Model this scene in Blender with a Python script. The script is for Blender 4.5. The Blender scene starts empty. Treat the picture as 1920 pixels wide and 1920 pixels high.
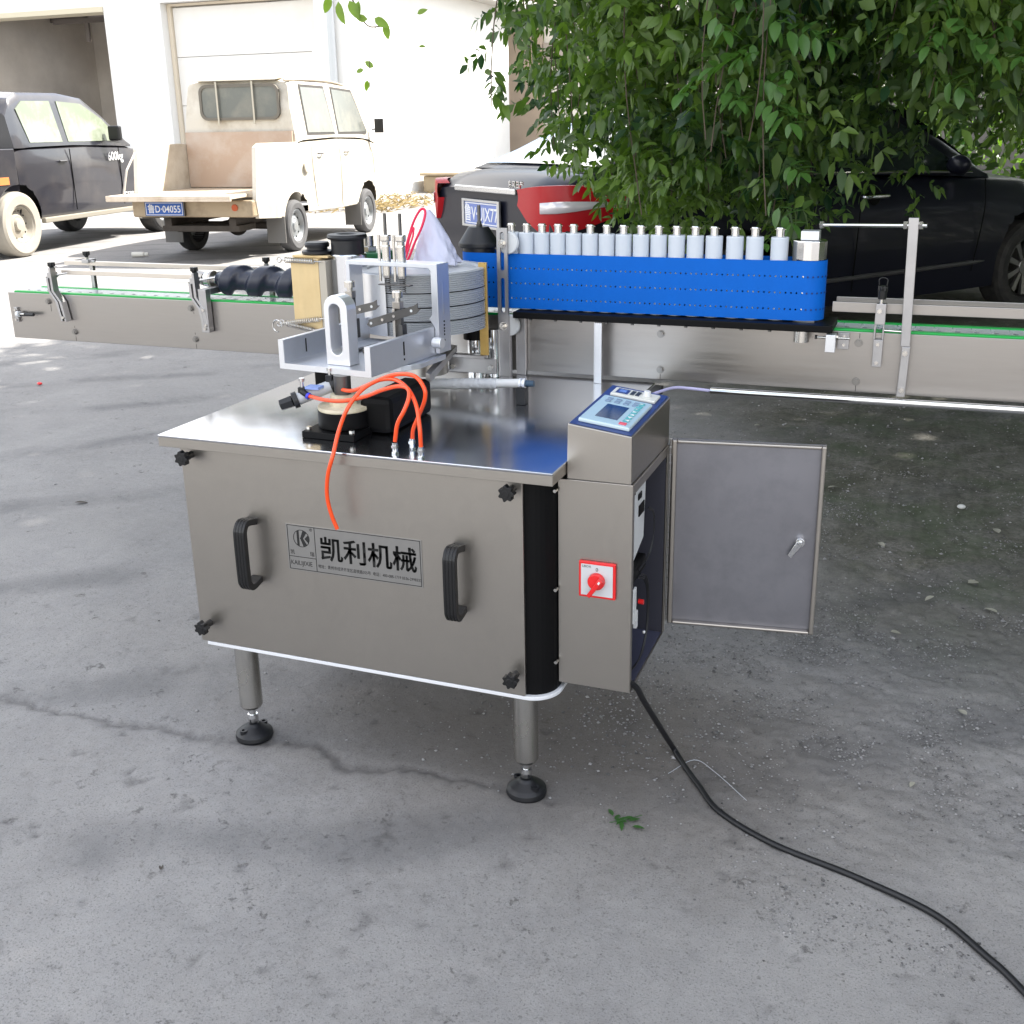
import bpy, bmesh, math, random
import numpy as np
from mathutils import Vector, Matrix
rnd = random.Random(7); nr = np.random.RandomState(5)
sc = bpy.context.scene; COL = sc.collection
R = math.radians; PI = math.pi

# ------------------------------------------------------------------ camera
cd = bpy.data.cameras.new('camera'); cam = bpy.data.objects.new('camera', cd); COL.objects.link(cam)
_r = Vector((0.93496115, 0.35440522, -0.0156396)); _u = Vector((-0.09450165, 0.29131472, 0.95194809)); _f = Vector((-0.34193141, 0.88855651, -0.30585982))
cam.matrix_world = Matrix(((_r.x, _u.x, -_f.x, 1.419), (_r.y, _u.y, -_f.y, -1.6883), (_r.z, _u.z, -_f.z, 1.3), (0, 0, 0, 1)))
cd.sensor_width = 36; cd.lens = 2023.355 / 1920 * 36; cd.shift_x = -8.76 / 1920; cd.shift_y = -68.1 / 1920
cd.clip_start = .05; cd.clip_end = 800
sc.camera = cam

# ------------------------------------------------------------------ light
SUN_AZ, SUN_EL = 46.0, 50.0            # azimuth counted from +X towards +Y
sd = Vector((math.cos(R(SUN_EL)) * math.cos(R(SUN_AZ)), math.cos(R(SUN_EL)) * math.sin(R(SUN_AZ)), math.sin(R(SUN_EL))))
w = bpy.data.worlds.new('World'); sc.world = w; w.use_nodes = True
nt = w.node_tree; bg = nt.nodes['Background']
sky = nt.nodes.new('ShaderNodeTexSky'); sky.sky_type = 'NISHITA'; sky.sun_disc = False
sky.sun_elevation = R(SUN_EL); sky.sun_rotation = R(90 - SUN_AZ); sky.air_density = 1.3; sky.dust_density = 2.5; sky.ozone_density = 1.5
hs = nt.nodes.new('ShaderNodeHueSaturation'); hs.inputs['Saturation'].default_value = .75; nt.links.new(sky.outputs[0], hs.inputs['Color']); cl_tc = nt.nodes.new('ShaderNodeTexCoord'); cl_mp = nt.nodes.new('ShaderNodeMapping'); cl_mp.inputs['Scale'].default_value = (1, 1, 2.2); cl_n = nt.nodes.new('ShaderNodeTexNoise'); cl_n.inputs['Scale'].default_value = 2.6; cl_n.inputs['Detail'].default_value = 7; cl_n.inputs['Roughness'].default_value = .55
nt.links.new(cl_tc.outputs['Generated'], cl_mp.inputs[0]); nt.links.new(cl_mp.outputs[0], cl_n.inputs[0])
cl_r = nt.nodes.new('ShaderNodeMapRange'); cl_r.inputs[1].default_value = .46; cl_r.inputs[2].default_value = .60; nt.links.new(cl_n.outputs['Fac'], cl_r.inputs[0])
cl_m = nt.nodes.new('ShaderNodeMix'); cl_m.data_type = 'RGBA'; cl_m.inputs[7].default_value = (8.2, 7.9, 7.5, 1); nt.links.new(cl_r.outputs[0], cl_m.inputs[0]); nt.links.new(hs.outputs[0], cl_m.inputs[6]); nt.links.new(cl_m.outputs[2], bg.inputs[0]); bg.inputs[1].default_value = .15
sl = bpy.data.lights.new('sun', 'SUN'); sl.energy = 4.5; sl.angle = R(.6); sl.color = (1, .95, .86)
so = bpy.data.objects.new('sun', sl); COL.objects.link(so); so.rotation_euler = sd.to_track_quat('Z', 'Y').to_euler()
sc.view_settings.view_transform = 'Standard'; sc.view_settings.look = 'None'; sc.view_settings.gamma = 1
sc.view_settings.exposure = 1.56
sc.view_settings.use_curve_mapping = False
sc.cycles.max_bounces = 6; sc.cycles.transparent_max_bounces = 12; sc.cycles.caustics_reflective = False; sc.cycles.caustics_refractive = False
sc.cycles.use_denoising = True
try: sc.cycles.sample_clamp_indirect = 8
except Exception: pass

# ------------------------------------------------------------------ materials
MATS = {}
def mat(name, col, rough=.5, metal=0., noise=0., nscale=30., bump=0., bscale=200., spec=.5, coat=0., stretch=None, dirt=0., dirtcol=(.3, .25, .18), trans=0., attr=None, rvar=0., alpha=1., dscale=3., ends=None):
    if name in MATS: return MATS[name]
    m = bpy.data.materials.new(name); m.use_nodes = True; n = m.node_tree.nodes; l = m.node_tree.links
    b = n['Principled BSDF']; b.inputs['Base Color'].default_value = (*col, 1); b.inputs['Roughness'].default_value = rough
    b.inputs['Metallic'].default_value = metal; b.inputs['Specular IOR Level'].default_value = spec; b.inputs['Coat Weight'].default_value = coat
    b.inputs['Coat Roughness'].default_value = .06
    tc = n.new('ShaderNodeTexCoord'); vec = tc.outputs['Object']
    if stretch:
        mp = n.new('ShaderNodeMapping'); mp.inputs['Scale'].default_value = stretch; l.new(vec, mp.inputs[0]); svec = mp.outputs[0]
    else: svec = vec
    cur = None
    if noise or attr:
        mx = n.new('ShaderNodeMix'); mx.data_type = 'RGBA'
        mx.inputs[6].default_value = (*[c * (1 - noise) for c in col], 1); mx.inputs[7].default_value = (*[min(1, c * (1 + noise)) for c in col], 1)
        if ends: mx.inputs[6].default_value = (*ends[0], 1); mx.inputs[7].default_value = (*ends[1], 1)
        if attr:
            a = n.new('ShaderNodeAttribute'); a.attribute_name = attr; l.new(a.outputs['Fac'], mx.inputs[0])
        else:
            no = n.new('ShaderNodeTexNoise'); no.inputs['Scale'].default_value = nscale; no.inputs['Detail'].default_value = 6; l.new(svec, no.inputs[0])
            l.new(no.outputs['Fac'], mx.inputs[0])
        cur = mx.outputs[2]
    if rvar:
        no = n.new('ShaderNodeTexNoise'); no.inputs['Scale'].default_value = nscale * .3; no.inputs['Detail'].default_value = 5; l.new(svec, no.inputs[0])
        mr = n.new('ShaderNodeMapRange'); mr.inputs[1].default_value = .3; mr.inputs[2].default_value = .7; mr.inputs[3].default_value = rough - rvar; mr.inputs[4].default_value = rough + rvar
        l.new(no.outputs['Fac'], mr.inputs[0]); l.new(mr.outputs[0], b.inputs['Roughness'])
    if dirt:
        no = n.new('ShaderNodeTexNoise'); no.inputs['Scale'].default_value = dscale; no.inputs['Detail'].default_value = 8; no.inputs['Roughness'].default_value = .65; l.new(vec, no.inputs[0])
        rp = n.new('ShaderNodeMapRange'); rp.inputs[1].default_value = .45; rp.inputs[2].default_value = .7; rp.inputs[4].default_value = dirt; l.new(no.outputs['Fac'], rp.inputs[0])
        mx = n.new('ShaderNodeMix'); mx.data_type = 'RGBA'; mx.inputs[7].default_value = (*dirtcol, 1)
        if cur: l.new(cur, mx.inputs[6])
        else: mx.inputs[6].default_value = (*col, 1)
        l.new(rp.outputs[0], mx.inputs[0]); cur = mx.outputs[2]
    if cur: l.new(cur, b.inputs['Base Color'])
    if bump:
        no = n.new('ShaderNodeTexNoise'); no.inputs['Scale'].default_value = bscale; no.inputs['Detail'].default_value = 4; l.new(svec, no.inputs[0])
        bp = n.new('ShaderNodeBump'); bp.inputs['Strength'].default_value = bump; bp.inputs['Distance'].default_value = .004; l.new(no.outputs['Fac'], bp.inputs['Height']); l.new(bp.outputs[0], b.inputs['Normal'])
    if trans:
        tr = n.new('ShaderNodeBsdfTranslucent'); ms = n.new('ShaderNodeMixShader'); ms.inputs[0].default_value = trans
        hs = n.new('ShaderNodeMix'); hs.data_type = 'RGBA'; hs.blend_type = 'MULTIPLY'; hs.inputs[0].default_value = 1; hs.inputs[7].default_value = (1.6, 1.9, .6, 1)
        if cur: l.new(cur, hs.inputs[6])
        else: hs.inputs[6].default_value = (*col, 1)
        l.new(hs.outputs[2], tr.inputs[0]); l.new(b.outputs[0], ms.inputs[1]); l.new(tr.outputs[0], ms.inputs[2]); l.new(ms.outputs[0], n['Material Output'].inputs[0])
    if alpha < 1:
        tr = n.new('ShaderNodeBsdfTransparent'); ms = n.new('ShaderNodeMixShader'); ms.inputs[0].default_value = alpha
        l.new(tr.outputs[0], ms.inputs[1]); l.new(b.outputs[0], ms.inputs[2]); l.new(ms.outputs[0], n['Material Output'].inputs[0])
    MATS[name] = m; return m

STEEL = mat('brushed_steel', (.44, .41, .375), .37, 1, noise=.035, nscale=420, rvar=.025, bump=.035, bscale=700, dirt=.12, dirtcol=(.36, .33, .30), dscale=7)
STEELH = mat('brushed_steel_long', (.385, .365, .350), .33, 1, noise=.03, nscale=50, stretch=(.3, 6, 6), rvar=.05, bump=.03, bscale=200, dirt=.15, dirtcol=(.42, .38, .34))
STEELD = mat('worn_steel', (.47, .46, .465), .42, 1, noise=.14, nscale=12, rvar=.08, dirt=.35, dirtcol=(.28, .27, .28), dscale=9)
TOPM = mat('polished_steel', (.66, .67, .70), .17, 1, noise=.03, nscale=20, rvar=.035, bump=.015, bscale=25)
CHROME = mat('chrome', (.72, .72, .72), .12, 1)
BOLT = mat('bolt_steel', (.62, .60, .57), .25, 1, noise=.1, nscale=300)
DSTEEL = mat('dark_steel', (.14, .137, .135), .38, 1, noise=.15, nscale=60)
ALU = mat('anodised_aluminium', (.66, .68, .73), .42, .85, noise=.03, nscale=80, bump=.03, bscale=500)
ALUW = mat('satin_aluminium', (.80, .81, .84), .35, .7, noise=.03, nscale=80)
BLK = mat('black_plastic', (.006, .006, .007), .4, 0, noise=.3, nscale=60, bump=.05, bscale=900)
RUB = mat('black_rubber', (.007, .0075, .010), .45, 0, noise=.3, nscale=40)
BLKM = mat('black_painted_metal', (.003, .003, .0035), .5, 0, spec=.15)
BLUE = mat('blue_belt', (.0, .118, .54), .6, 0, spec=.2, noise=.08, nscale=25, bump=.02, bscale=600)
FROST = mat('frosted_roller', (.58, .63, .70), .4, 0, noise=.03, nscale=40, coat=.1)
WHITE = mat('white_plastic', (.72, .73, .74), .35, 0, noise=.03, nscale=30)
GREEN = mat('green_strip', (.005, .36, .06), .3, 0)
GREENB = mat('green_enamel', (.01, .12, .045), .35, 0)
ORANGE = mat('orange_hose', (.95, .085, .012), .28, 0, coat=.3)
RED = mat('red_plastic', (.75, .018, .02), .3, 0, coat=.2)
PINK = mat('pink_trim', (.80, .02, .09), .4, 0)
BRASS = mat('brass_plate', (.62, .41, .13), .38, .6, noise=.15, nscale=20, dirt=.35, dirtcol=(.35, .2, .07), dscale=14)
WOODB = mat('pale_brass_plate', (.72, .55, .30), .42, .35, noise=.08, nscale=8, stretch=(8, 8, 1), dirt=.25, dirtcol=(.45, .30, .12), dscale=10)
CREAM = mat('cream_nylon', (.72, .66, .50), .45, 0, dirt=.4, dirtcol=(.2, .14, .05), dscale=25)
DRUM = mat('drum_grey', (.46, .48, .51), .5, .3, noise=.06, nscale=20)
GREYP = mat('grey_plastic', (.45, .47, .50), .4)
PANELB = mat('panel_blue', (.03, .06, .22), .35, .2)
HMIB = mat('keypad_blue', (.42, .58, .68), .35)
SCRN = mat('lcd_screen', (.01, .035, .10), .12, spec=.8)
WTRIM = mat('white_trim', (.74, .75, .78), .45, 0, noise=.05, nscale=20)
INK = mat('black_ink', (.012, .012, .012), .5)
WINK = mat('white_ink', (.8, .8, .8), .5)
LABEL = mat('silver_label', (.43, .42, .405), .3, .9, noise=.12, nscale=25)
SLAT = mat('pale_chain_slat', (.55, .57, .60), .25, 0, noise=.06, nscale=20, coat=.2)
SLATD = mat('chain_joint', (.05, .055, .07), .5)
GLASS = mat('car_glass', (.02, .028, .03), .04, 0, spec=.9, coat=.6)
GLASSL = mat('dusty_glass', (.16, .17, .16), .12, 0, spec=.8, dirt=.5, dirtcol=(.34, .32, .27), dscale=2.5)

# ------------------------------------------------------------------ mesh builder
class MB:
    def __init__(s, xf=None): s.v = []; s.f = []; s.sm = []; s.xf = xf
    def add(s, vs, fs, smooth=False):
        o = len(s.v)
        for p in vs:
            p = Vector(p); s.v.append(tuple(s.xf @ p) if s.xf else tuple(p))
        for f in fs: s.f.append([i + o for i in f]); s.sm.append(smooth)
        return s
    def box(s, x0, x1, y0, y1, z0, z1):
        return s.add([(x0, y0, z0), (x1, y0, z0), (x1, y1, z0), (x0, y1, z0), (x0, y0, z1), (x1, y0, z1), (x1, y1, z1), (x0, y1, z1)],
                     [(0, 3, 2, 1), (4, 5, 6, 7), (0, 1, 5, 4), (1, 2, 6, 5), (2, 3, 7, 6), (3, 0, 4, 7)])
    def hexa(s, p):  # 8 points, bottom ring then top ring
        return s.add(p, [(0, 3, 2, 1), (4, 5, 6, 7), (0, 1, 5, 4), (1, 2, 6, 5), (2, 3, 7, 6), (3, 0, 4, 7)])
    def cyl(s, p0, p1, r0, r1=None, n=20, smooth=True, ph=0.):
        r1 = r0 if r1 is None else r1
        p0 = Vector(p0); p1 = Vector(p1); d = (p1 - p0).normalized()
        a = d.orthogonal().normalized() if abs(d.z) < .99 else Vector((1, 0, 0)); b = d.cross(a)
        vs = []
        for p, r in ((p0, r0), (p1, r1)):
            for i in range(n):
                t = 2 * PI * i / n + ph; vs.append(p + a * (r * math.cos(t)) + b * (r * math.sin(t)))
        s.add(vs, [(i, (i + 1) % n, n + (i + 1) % n, n + i) for i in range(n)], smooth)
        s.add(vs[:n], [tuple(range(n))[::-1]]); s.add(vs[n:], [tuple(range(n))]); return s
    def lathe(s, prof, o=(0, 0, 0), n=32, axis='z', smooth=True, arc=(0, 360), closed=True):
        pp = [prof[0]]
        for a_, b_ in zip(prof, prof[1:]):
            L_ = math.hypot(b_[0] - a_[0], b_[1] - a_[1])
            if L_ > .004:
                e_ = min(.08, .0012 / L_); pp += [(a_[0] + (b_[0] - a_[0]) * e_, a_[1] + (b_[1] - a_[1]) * e_), (b_[0] + (a_[0] - b_[0]) * e_, b_[1] + (a_[1] - b_[1]) * e_)]
            pp.append(b_)
        prof = pp if smooth else prof
        vs = []; o = Vector(o); full = abs(arc[1] - arc[0]) >= 360; m = n if full else n + 1
        for (r, z) in prof:
            for i in range(m):
                t = R(arc[0]) + (R(arc[1] - arc[0])) * i / n; c, q = r * math.cos(t), r * math.sin(t)
                vs.append(o + (Vector((c, q, z)) if axis == 'z' else Vector((z, c, q)) if axis == 'x' else Vector((c, z, q))))
        fs = []
        for j in range(len(prof) - 1):
            for i in range(n):
                a, b = j * m + i, j * m + (i + 1) % m
                fs.append((a, b, b + m, a + m))
        s.add(vs, fs, smooth); return s
    def tube(s, pts, r, n=8, caps=True, cl=False):
        pts = [Vector(p) for p in pts]; N = len(pts); rr = r if isinstance(r, (list, tuple)) else [r] * N
        t0 = (pts[1] - pts[0]).normalized(); a = t0.orthogonal().normalized(); vs = []
        for i, p in enumerate(pts):
            t = ((pts[(i + 1) % N] if cl or i + 1 < N else p) - (pts[i - 1] if cl or i > 0 else p)).normalized()
            a = (a - t * a.dot(t)).normalized(); b = t.cross(a)
            for k in range(n): vs.append(p + a * (rr[i] * math.cos(2 * PI * k / n)) + b * (rr[i] * math.sin(2 * PI * k / n)))
        fs = []
        for i in range(N if cl else N - 1):
            for k in range(n):
                i2 = (i + 1) % N; fs.append((i * n + k, i * n + (k + 1) % n, i2 * n + (k + 1) % n, i2 * n + k))
        s.add(vs, fs, True)
        if caps and not cl: s.add(vs[:n], [tuple(range(n))[::-1]]); s.add(vs[-n:], [tuple(range(n))])
        return s
    def prism(s, poly, ax, lo, hi):  # poly in the plane across axis ax
        n = len(poly)
        def P(q, h): return (h, q[0], q[1]) if ax == 'x' else (q[0], h, q[1]) if ax == 'y' else (q[0], q[1], h)
        vs = [P(q, lo) for q in poly] + [P(q, hi) for q in poly]
        return s.add(vs, [tuple(range(n))[::-1], tuple(range(n, 2 * n))] + [(i, (i + 1) % n, n + (i + 1) % n, n + i) for i in range(n)])
    def ring(s, outer, inner, ax, lo, hi):
        n = len(outer)
        def P(q, h): return (h, q[0], q[1]) if ax == 'x' else (q[0], h, q[1]) if ax == 'y' else (q[0], q[1], h)
        vs = [P(q, lo) for q in outer] + [P(q, lo) for q in inner] + [P(q, hi) for q in outer] + [P(q, hi) for q in inner]
        fs = []
        for i in range(n):
            j = (i + 1) % n
            fs += [(i, j, n + j, n + i), (2 * n + i, 3 * n + i, 3 * n + j, 2 * n + j), (i, 2 * n + i, 2 * n + j, j), (n + i, n + j, 3 * n + j, 3 * n + i)]
        return s.add(vs, fs)
    def ball(s, o, r, n=10, sc_=(1, 1, 1)):
        o = Vector(o); prof = [(max(1e-4, math.sin(PI * i / n)), -math.cos(PI * i / n)) for i in range(n + 1)]; vs = []; m = n * 2
        for (q, z) in prof:
            for k in range(m): vs.append(o + Vector((q * math.cos(2 * PI * k / m) * r * sc_[0], q * math.sin(2 * PI * k / m) * r * sc_[1], z * r * sc_[2])))
        return s.add(vs, [(j * m + i, j * m + (i + 1) % m, (j + 1) * m + (i + 1) % m, (j + 1) * m + i) for j in range(n) for i in range(m)], True)
    def build(s, name, m, parent=None, bev=0., segs=2, kind=None, label=None, angle=30, fix=True):
        vs = np.array(s.v, float); c = (vs.min(0) + vs.max(0)) / 2
        me = bpy.data.meshes.new(name); me.from_pydata([tuple(p) for p in vs - c], [], s.f)
        me.polygons.foreach_set('use_smooth', s.sm)
        bm = bmesh.new(); bm.from_mesh(me); bmesh.ops.remove_doubles(bm, verts=bm.verts, dist=1e-6); fix and bmesh.ops.recalc_face_normals(bm, faces=bm.faces); bm.to_mesh(me); bm.free()
        if any(s.sm): me.set_sharp_from_angle(angle=R(38))
        me.materials.append(m); o = bpy.data.objects.new(name, me); COL.objects.link(o)
        place(o, c, parent)
        if bev:
            md = o.modifiers.new('bevel', 'BEVEL'); md.width = bev; md.segments = segs; md.limit_method = 'ANGLE'; md.angle_limit = R(angle); md.harden_normals = False
        if kind: o['kind'] = kind
        if label: o['label'] = label
        return o
W = {}
def place(o, c, parent=None):
    c = Vector(c); W[o.name] = c
    if parent: o.parent = parent; o.location = c - W[parent.name]
    else: o.location = c
def empty(name, loc, label=None, cat=None, group=None, author=None):
    o = bpy.data.objects.new(name, None); o.empty_display_size = .1; COL.objects.link(o); o.location = loc
    W[o.name] = Vector(author if author is not None else loc)
    if label: o['label'] = label; o['category'] = cat
    if group: o['group'] = group
    return o
def tag(o, label, cat, group=None, kind=None):
    if label: o['label'] = label
    if cat: o['category'] = cat
    if group: o['group'] = group
    if kind: o['kind'] = kind
    return o
def inst(src, d, parent=None, name=None):   # linked copy displaced by d (in authoring coordinates), with its children
    o = src.copy(); COL.objects.link(o); parent = parent or src.parent
    place(o, W[src.name] + Vector(d), parent)
    for ch in src.children:
        c = ch.copy(); COL.objects.link(c); place(c, W[ch.name] + Vector(d), o)
    return o
def text(body, size, m, name, parent, mtx, ext=.0006, align='LEFT', bold=0., sx=1., label=None):
    cu = bpy.data.curves.new(name, 'FONT'); cu.body = body; cu.size = size; cu.align_x = align; cu.align_y = 'BOTTOM_BASELINE'; cu.extrude = ext; cu.offset = bold; cu.resolution_u = 3
    t = bpy.data.objects.new(name + '_tmp', cu); COL.objects.link(t)
    dg = bpy.context.evaluated_depsgraph_get(); me = bpy.data.meshes.new_from_object(t.evaluated_get(dg)); bpy.data.objects.remove(t)
    me.transform(mtx @ Matrix.Diagonal((sx, 1, 1, 1)))
    co = np.empty(len(me.vertices) * 3); me.vertices.foreach_get('co', co); co = co.reshape(-1, 3)
    c = (co.min(0) + co.max(0)) / 2 if len(co) else np.zeros(3); me.transform(Matrix.Translation(-Vector(c)))
    me.materials.clear(); me.materials.append(m); o = bpy.data.objects.new(name, me); COL.objects.link(o); place(o, c, parent)
    if label: o['label'] = label
    return o
def spline(pts, k=6):
    P = [Vector(p) for p in pts]; P = [P[0] * 2 - P[1]] + P + [P[-1] * 2 - P[-2]]; out = []
    for i in range(1, len(P) - 2):
        a, b, c, d = P[i - 1:i + 3]
        for j in range(k):
            t = j / k; out.append(.5 * ((2 * b) + (c - a) * t + (2 * a - 5 * b + 4 * c - d) * t * t + (3 * b - a - 3 * c + d) * t ** 3))
    out.append(P[-2]); return out
def coil(p0, p1, r, turns, wr, n=10):
    p0 = Vector(p0); p1 = Vector(p1); d = p1 - p0; a = d.orthogonal().normalized(); b = d.normalized().cross(a); N = int(turns * n)
    return [p0 + d * (i / N) + a * (r * math.cos(2 * PI * i / n)) + b * (r * math.sin(2 * PI * i / n)) for i in range(N + 1)]
def rrect(x0, x1, z0, z1, r, k=5):
    out = []
    for (cx, cz, a) in ((x1 - r, z1 - r, 0), (x0 + r, z1 - r, 90), (x0 + r, z0 + r, 180), (x1 - r, z0 + r, 270)):
        for i in range(k + 1): t = R(a + 90 * i / k); out.append((cx + r * math.cos(t), cz + r * math.sin(t)))
    return out
def raw(name, verts, faces, m, parent=None, attr=None, smooth=False, kind=None, author=(0, 0, 0)):
    me = bpy.data.meshes.new(name); nf = len(faces); k = faces.shape[1]
    me.vertices.add(len(verts)); me.vertices.foreach_set('co', np.asarray(verts, np.float32).ravel())
    me.loops.add(nf * k); me.loops.foreach_set('vertex_index', faces.ravel().astype(np.int32))
    me.polygons.add(nf); me.polygons.foreach_set('loop_start', np.arange(0, nf * k, k, dtype=np.int32)); me.polygons.foreach_set('loop_total', np.full(nf, k, np.int32))
    if smooth: me.polygons.foreach_set('use_smooth', np.ones(nf, bool))
    me.update(calc_edges=True); me.validate()
    if attr is not None:
        at = me.attributes.new('var', 'FLOAT', 'FACE'); at.data.foreach_set('value', np.asarray(attr, np.float32))
    me.materials.append(m); o = bpy.data.objects.new(name, me); COL.objects.link(o); place(o, author, parent)
    if kind: o['kind'] = kind
    return o

# ================================================================== GROUND
def ground_h(x, y):
    h = .0035 * np.sin(1.7 * x + .6 * y) * np.sin(1.3 * y - .5 * x + 1)
    return h
CRACK = np.array([(-4, -.5), (-2.5, -.18), (-1.4, .02), (-.95, .045), (-.6, .037), (-.38, .027), (-.19, .042), (.06, .058), (.16, .10), (.26, .093), (.33, .05), (.41, .059), (.5, .09), (.58, .088), (.70, .081), (.95, .12), (1.3, .16)])
def crack_y(x): return np.interp(x, CRACK[:, 0], CRACK[:, 1]) + .006 * np.sin(31 * x) + .004 * np.sin(83 * x + 1) + .003 * np.sin(170 * x)
def vnoise(x, y, f, seed):
    rs = np.random.RandomState(seed); G_ = rs.rand(256, 256); u = x * f + 1000.3; v = y * f + 1000.7; iu = np.floor(u).astype(int); iv = np.floor(v).astype(int); a = u - iu; b_ = v - iv; a = a * a * (3 - 2 * a); b_ = b_ * b_ * (3 - 2 * b_)
    g = lambda i, j: G_[i % 256, j % 256]
    return (g(iu, iv) * (1 - a) + g(iu + 1, iv) * a) * (1 - b_) + (g(iu, iv + 1) * (1 - a) + g(iu + 1, iv + 1) * a) * b_ - .5
def axis(lo, hi, d, far, g=1.06):
    a = list(np.arange(lo, hi, d)); s = d
    while a[-1] < far: s *= g; a.append(a[-1] + s)
    s = d
    while a[0] > -far: s *= g; a.insert(0, a[0] - s)
    return np.array(a)
ax_, ay_ = axis(-.8, 2.0, .0078, 300), axis(-.85, 1.3, .0078, 300)
X, Y = np.meshgrid(ax_, ay_); near = np.clip((6 - np.hypot(X, Y)) / 3, 0, 1); far = np.clip(1.3 - np.hypot(X, Y) / 30, 0, 1)
Z = ground_h(X, Y) * far * .8
d = Y - crack_y(X); fade = np.clip((.95 - X) / .5, 0, 1) * near
wid = .014 + .012 * np.sin(7 * X + 1) + .008 * np.sin(19 * X)
Z += fade * (-.006 * np.exp(-(d - .012) ** 2 / (2 * np.clip(wid, .006, 1) ** 2)) + .005 / (1 + np.exp(np.clip(d / .006, -30, 30))))
rough_r = np.clip((X - .75) / .5, 0, 1) * np.clip((Y + .1) / .4, 0, 1) * near
Z += rough_r * (.010 * vnoise(X, Y, 9, 1) + .008 * vnoise(X, Y, 23, 2) + .006 * vnoise(X, Y, 57, 3) + .003 * vnoise(X, Y, 110, 4))
Z += near * (.0022 * vnoise(X, Y, 13, 5) + .0014 * vnoise(X, Y, 41, 6))
Z += near * .0008 * (nr.rand(*X.shape) - .5)
PIT = np.zeros_like(Z)
for k in range(260):   # small pits chipped out of the concrete
    px, py, pr_ = nr.uniform(-1.6, 1.7), nr.uniform(-1, .6), nr.choice([.0045, .007, .010, .014], p=[.45, .32, .17, .06])
    if nr.rand() < .4: py = nr.uniform(-.9, 0)
    i0, i1 = np.searchsorted(ax_, [px - .08, px + .08]); j0, j1 = np.searchsorted(ay_, [py - .08, py + .08])
    e = 1 + nr.rand(); th = nr.rand() * 3; xx = X[j0:j1, i0:i1] - px; yy = Y[j0:j1, i0:i1] - py
    uu = xx * math.cos(th) + yy * math.sin(th); vv = -xx * math.sin(th) + yy * math.cos(th)
    rr_ = ((uu / e) ** 2 + vv ** 2) / pr_ ** 2 * (1 + .5 * np.sin(3 * np.arctan2(vv, uu) + k) + .3 * np.sin(7 * np.arctan2(vv, uu) + 2 * k)) ; g_ = np.exp(-rr_ ** 2)
    Z[j0:j1, i0:i1] -= nr.uniform(.0015, .0035) * g_; PIT[j0:j1, i0:i1] = np.maximum(PIT[j0:j1, i0:i1], g_ * nr.uniform(.15, .6))
ny, nx = X.shape; idx = np.arange(ny * nx).reshape(ny, nx)
F = np.stack([idx[:-1, :-1], idx[:-1, 1:], idx[1:, 1:], idx[1:, :-1]], -1).reshape(-1, 4)

gm = bpy.data.materials.new('worn_concrete'); gm.use_nodes = True; n = gm.node_tree.nodes; l = gm.node_tree.links; b = n['Principled BSDF']; b.inputs['Roughness'].default_value = .88; b.inputs['Specular IOR Level'].default_value = .25
tc = n.new('ShaderNodeTexCoord'); OB = tc.outputs['Object']
def noise(scale, det=6, rough=.6, vec=None, dist=0.):
    q = n.new('ShaderNodeTexNoise'); q.inputs['Scale'].default_value = scale; q.inputs['Detail'].default_value = det; q.inputs['Roughness'].default_value = rough; q.inputs['Distortion'].default_value = dist; l.new(vec or OB, q.inputs[0]); return q.outputs['Fac']
def ramp(src, a, b_, c0, c1):
    q = n.new('ShaderNodeMapRange'); q.inputs[1].default_value = a; q.inputs[2].default_value = b_; q.inputs[3].default_value = c0; q.inputs[4].default_value = c1; l.new(src, q.inputs[0]); return q.outputs[0]
def mixc(f, a, b_, blend='MIX'):
    q = n.new('ShaderNodeMix'); q.data_type = 'RGBA'; q.blend_type = blend
    for s_, v in ((0, f), (6, a), (7, b_)):
        if isinstance(v, (int, float)): q.inputs[s_].default_value = v
        elif isinstance(v, tuple): q.inputs[s_].default_value = (*v, 1)
        else: l.new(v, q.inputs[s_])
    return q.outputs[2]
def math_(op, a, b_=0.):
    q = n.new('ShaderNodeMath'); q.operation = op; q.use_clamp = op in ('MULTIPLY',)
    for i, v in enumerate((a, b_)):
        if isinstance(v, (int, float)): q.inputs[i].default_value = v
        else: l.new(v, q.inputs[i])
    return q.outputs[0]
base = mixc(ramp(noise(1.1, 8, .65, dist=.5), .36, .64, 0, 1), (.238, .229, .224), (.318, .308, .300))
base = mixc(ramp(noise(5.5, 6, .7), .42, .66, 0, .35), base, (.185, .182, .186))
base = mixc(ramp(noise(45, 4, .7), .35, .7, 0, .45), base, (.34, .335, .335))
base = mixc(ramp(noise(260, 3, .6), .54, .68, 0, .6), base, (.10, .098, .10))
base = mixc(ramp(noise(500, 2, .5), .68, .76, 0, .8), base, (.50, .50, .49))
pitm = math_('MULTIPLY', ramp(noise(17, 10, .78), .600, .625, 0, 1), ramp(noise(3, 3, .5), .42, .55, 0, 1))
pit2 = ramp(noise(70, 7, .75), .610, .64, 0, 1)
base = mixc(math_('MULTIPLY', pitm, .55), base, (.075, .07, .068)); base = mixc(math_('MULTIPLY', pit2, .4), base, (.09, .085, .08))
sp = n.new('ShaderNodeSeparateXYZ'); l.new(OB, sp.inputs[0])
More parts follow.
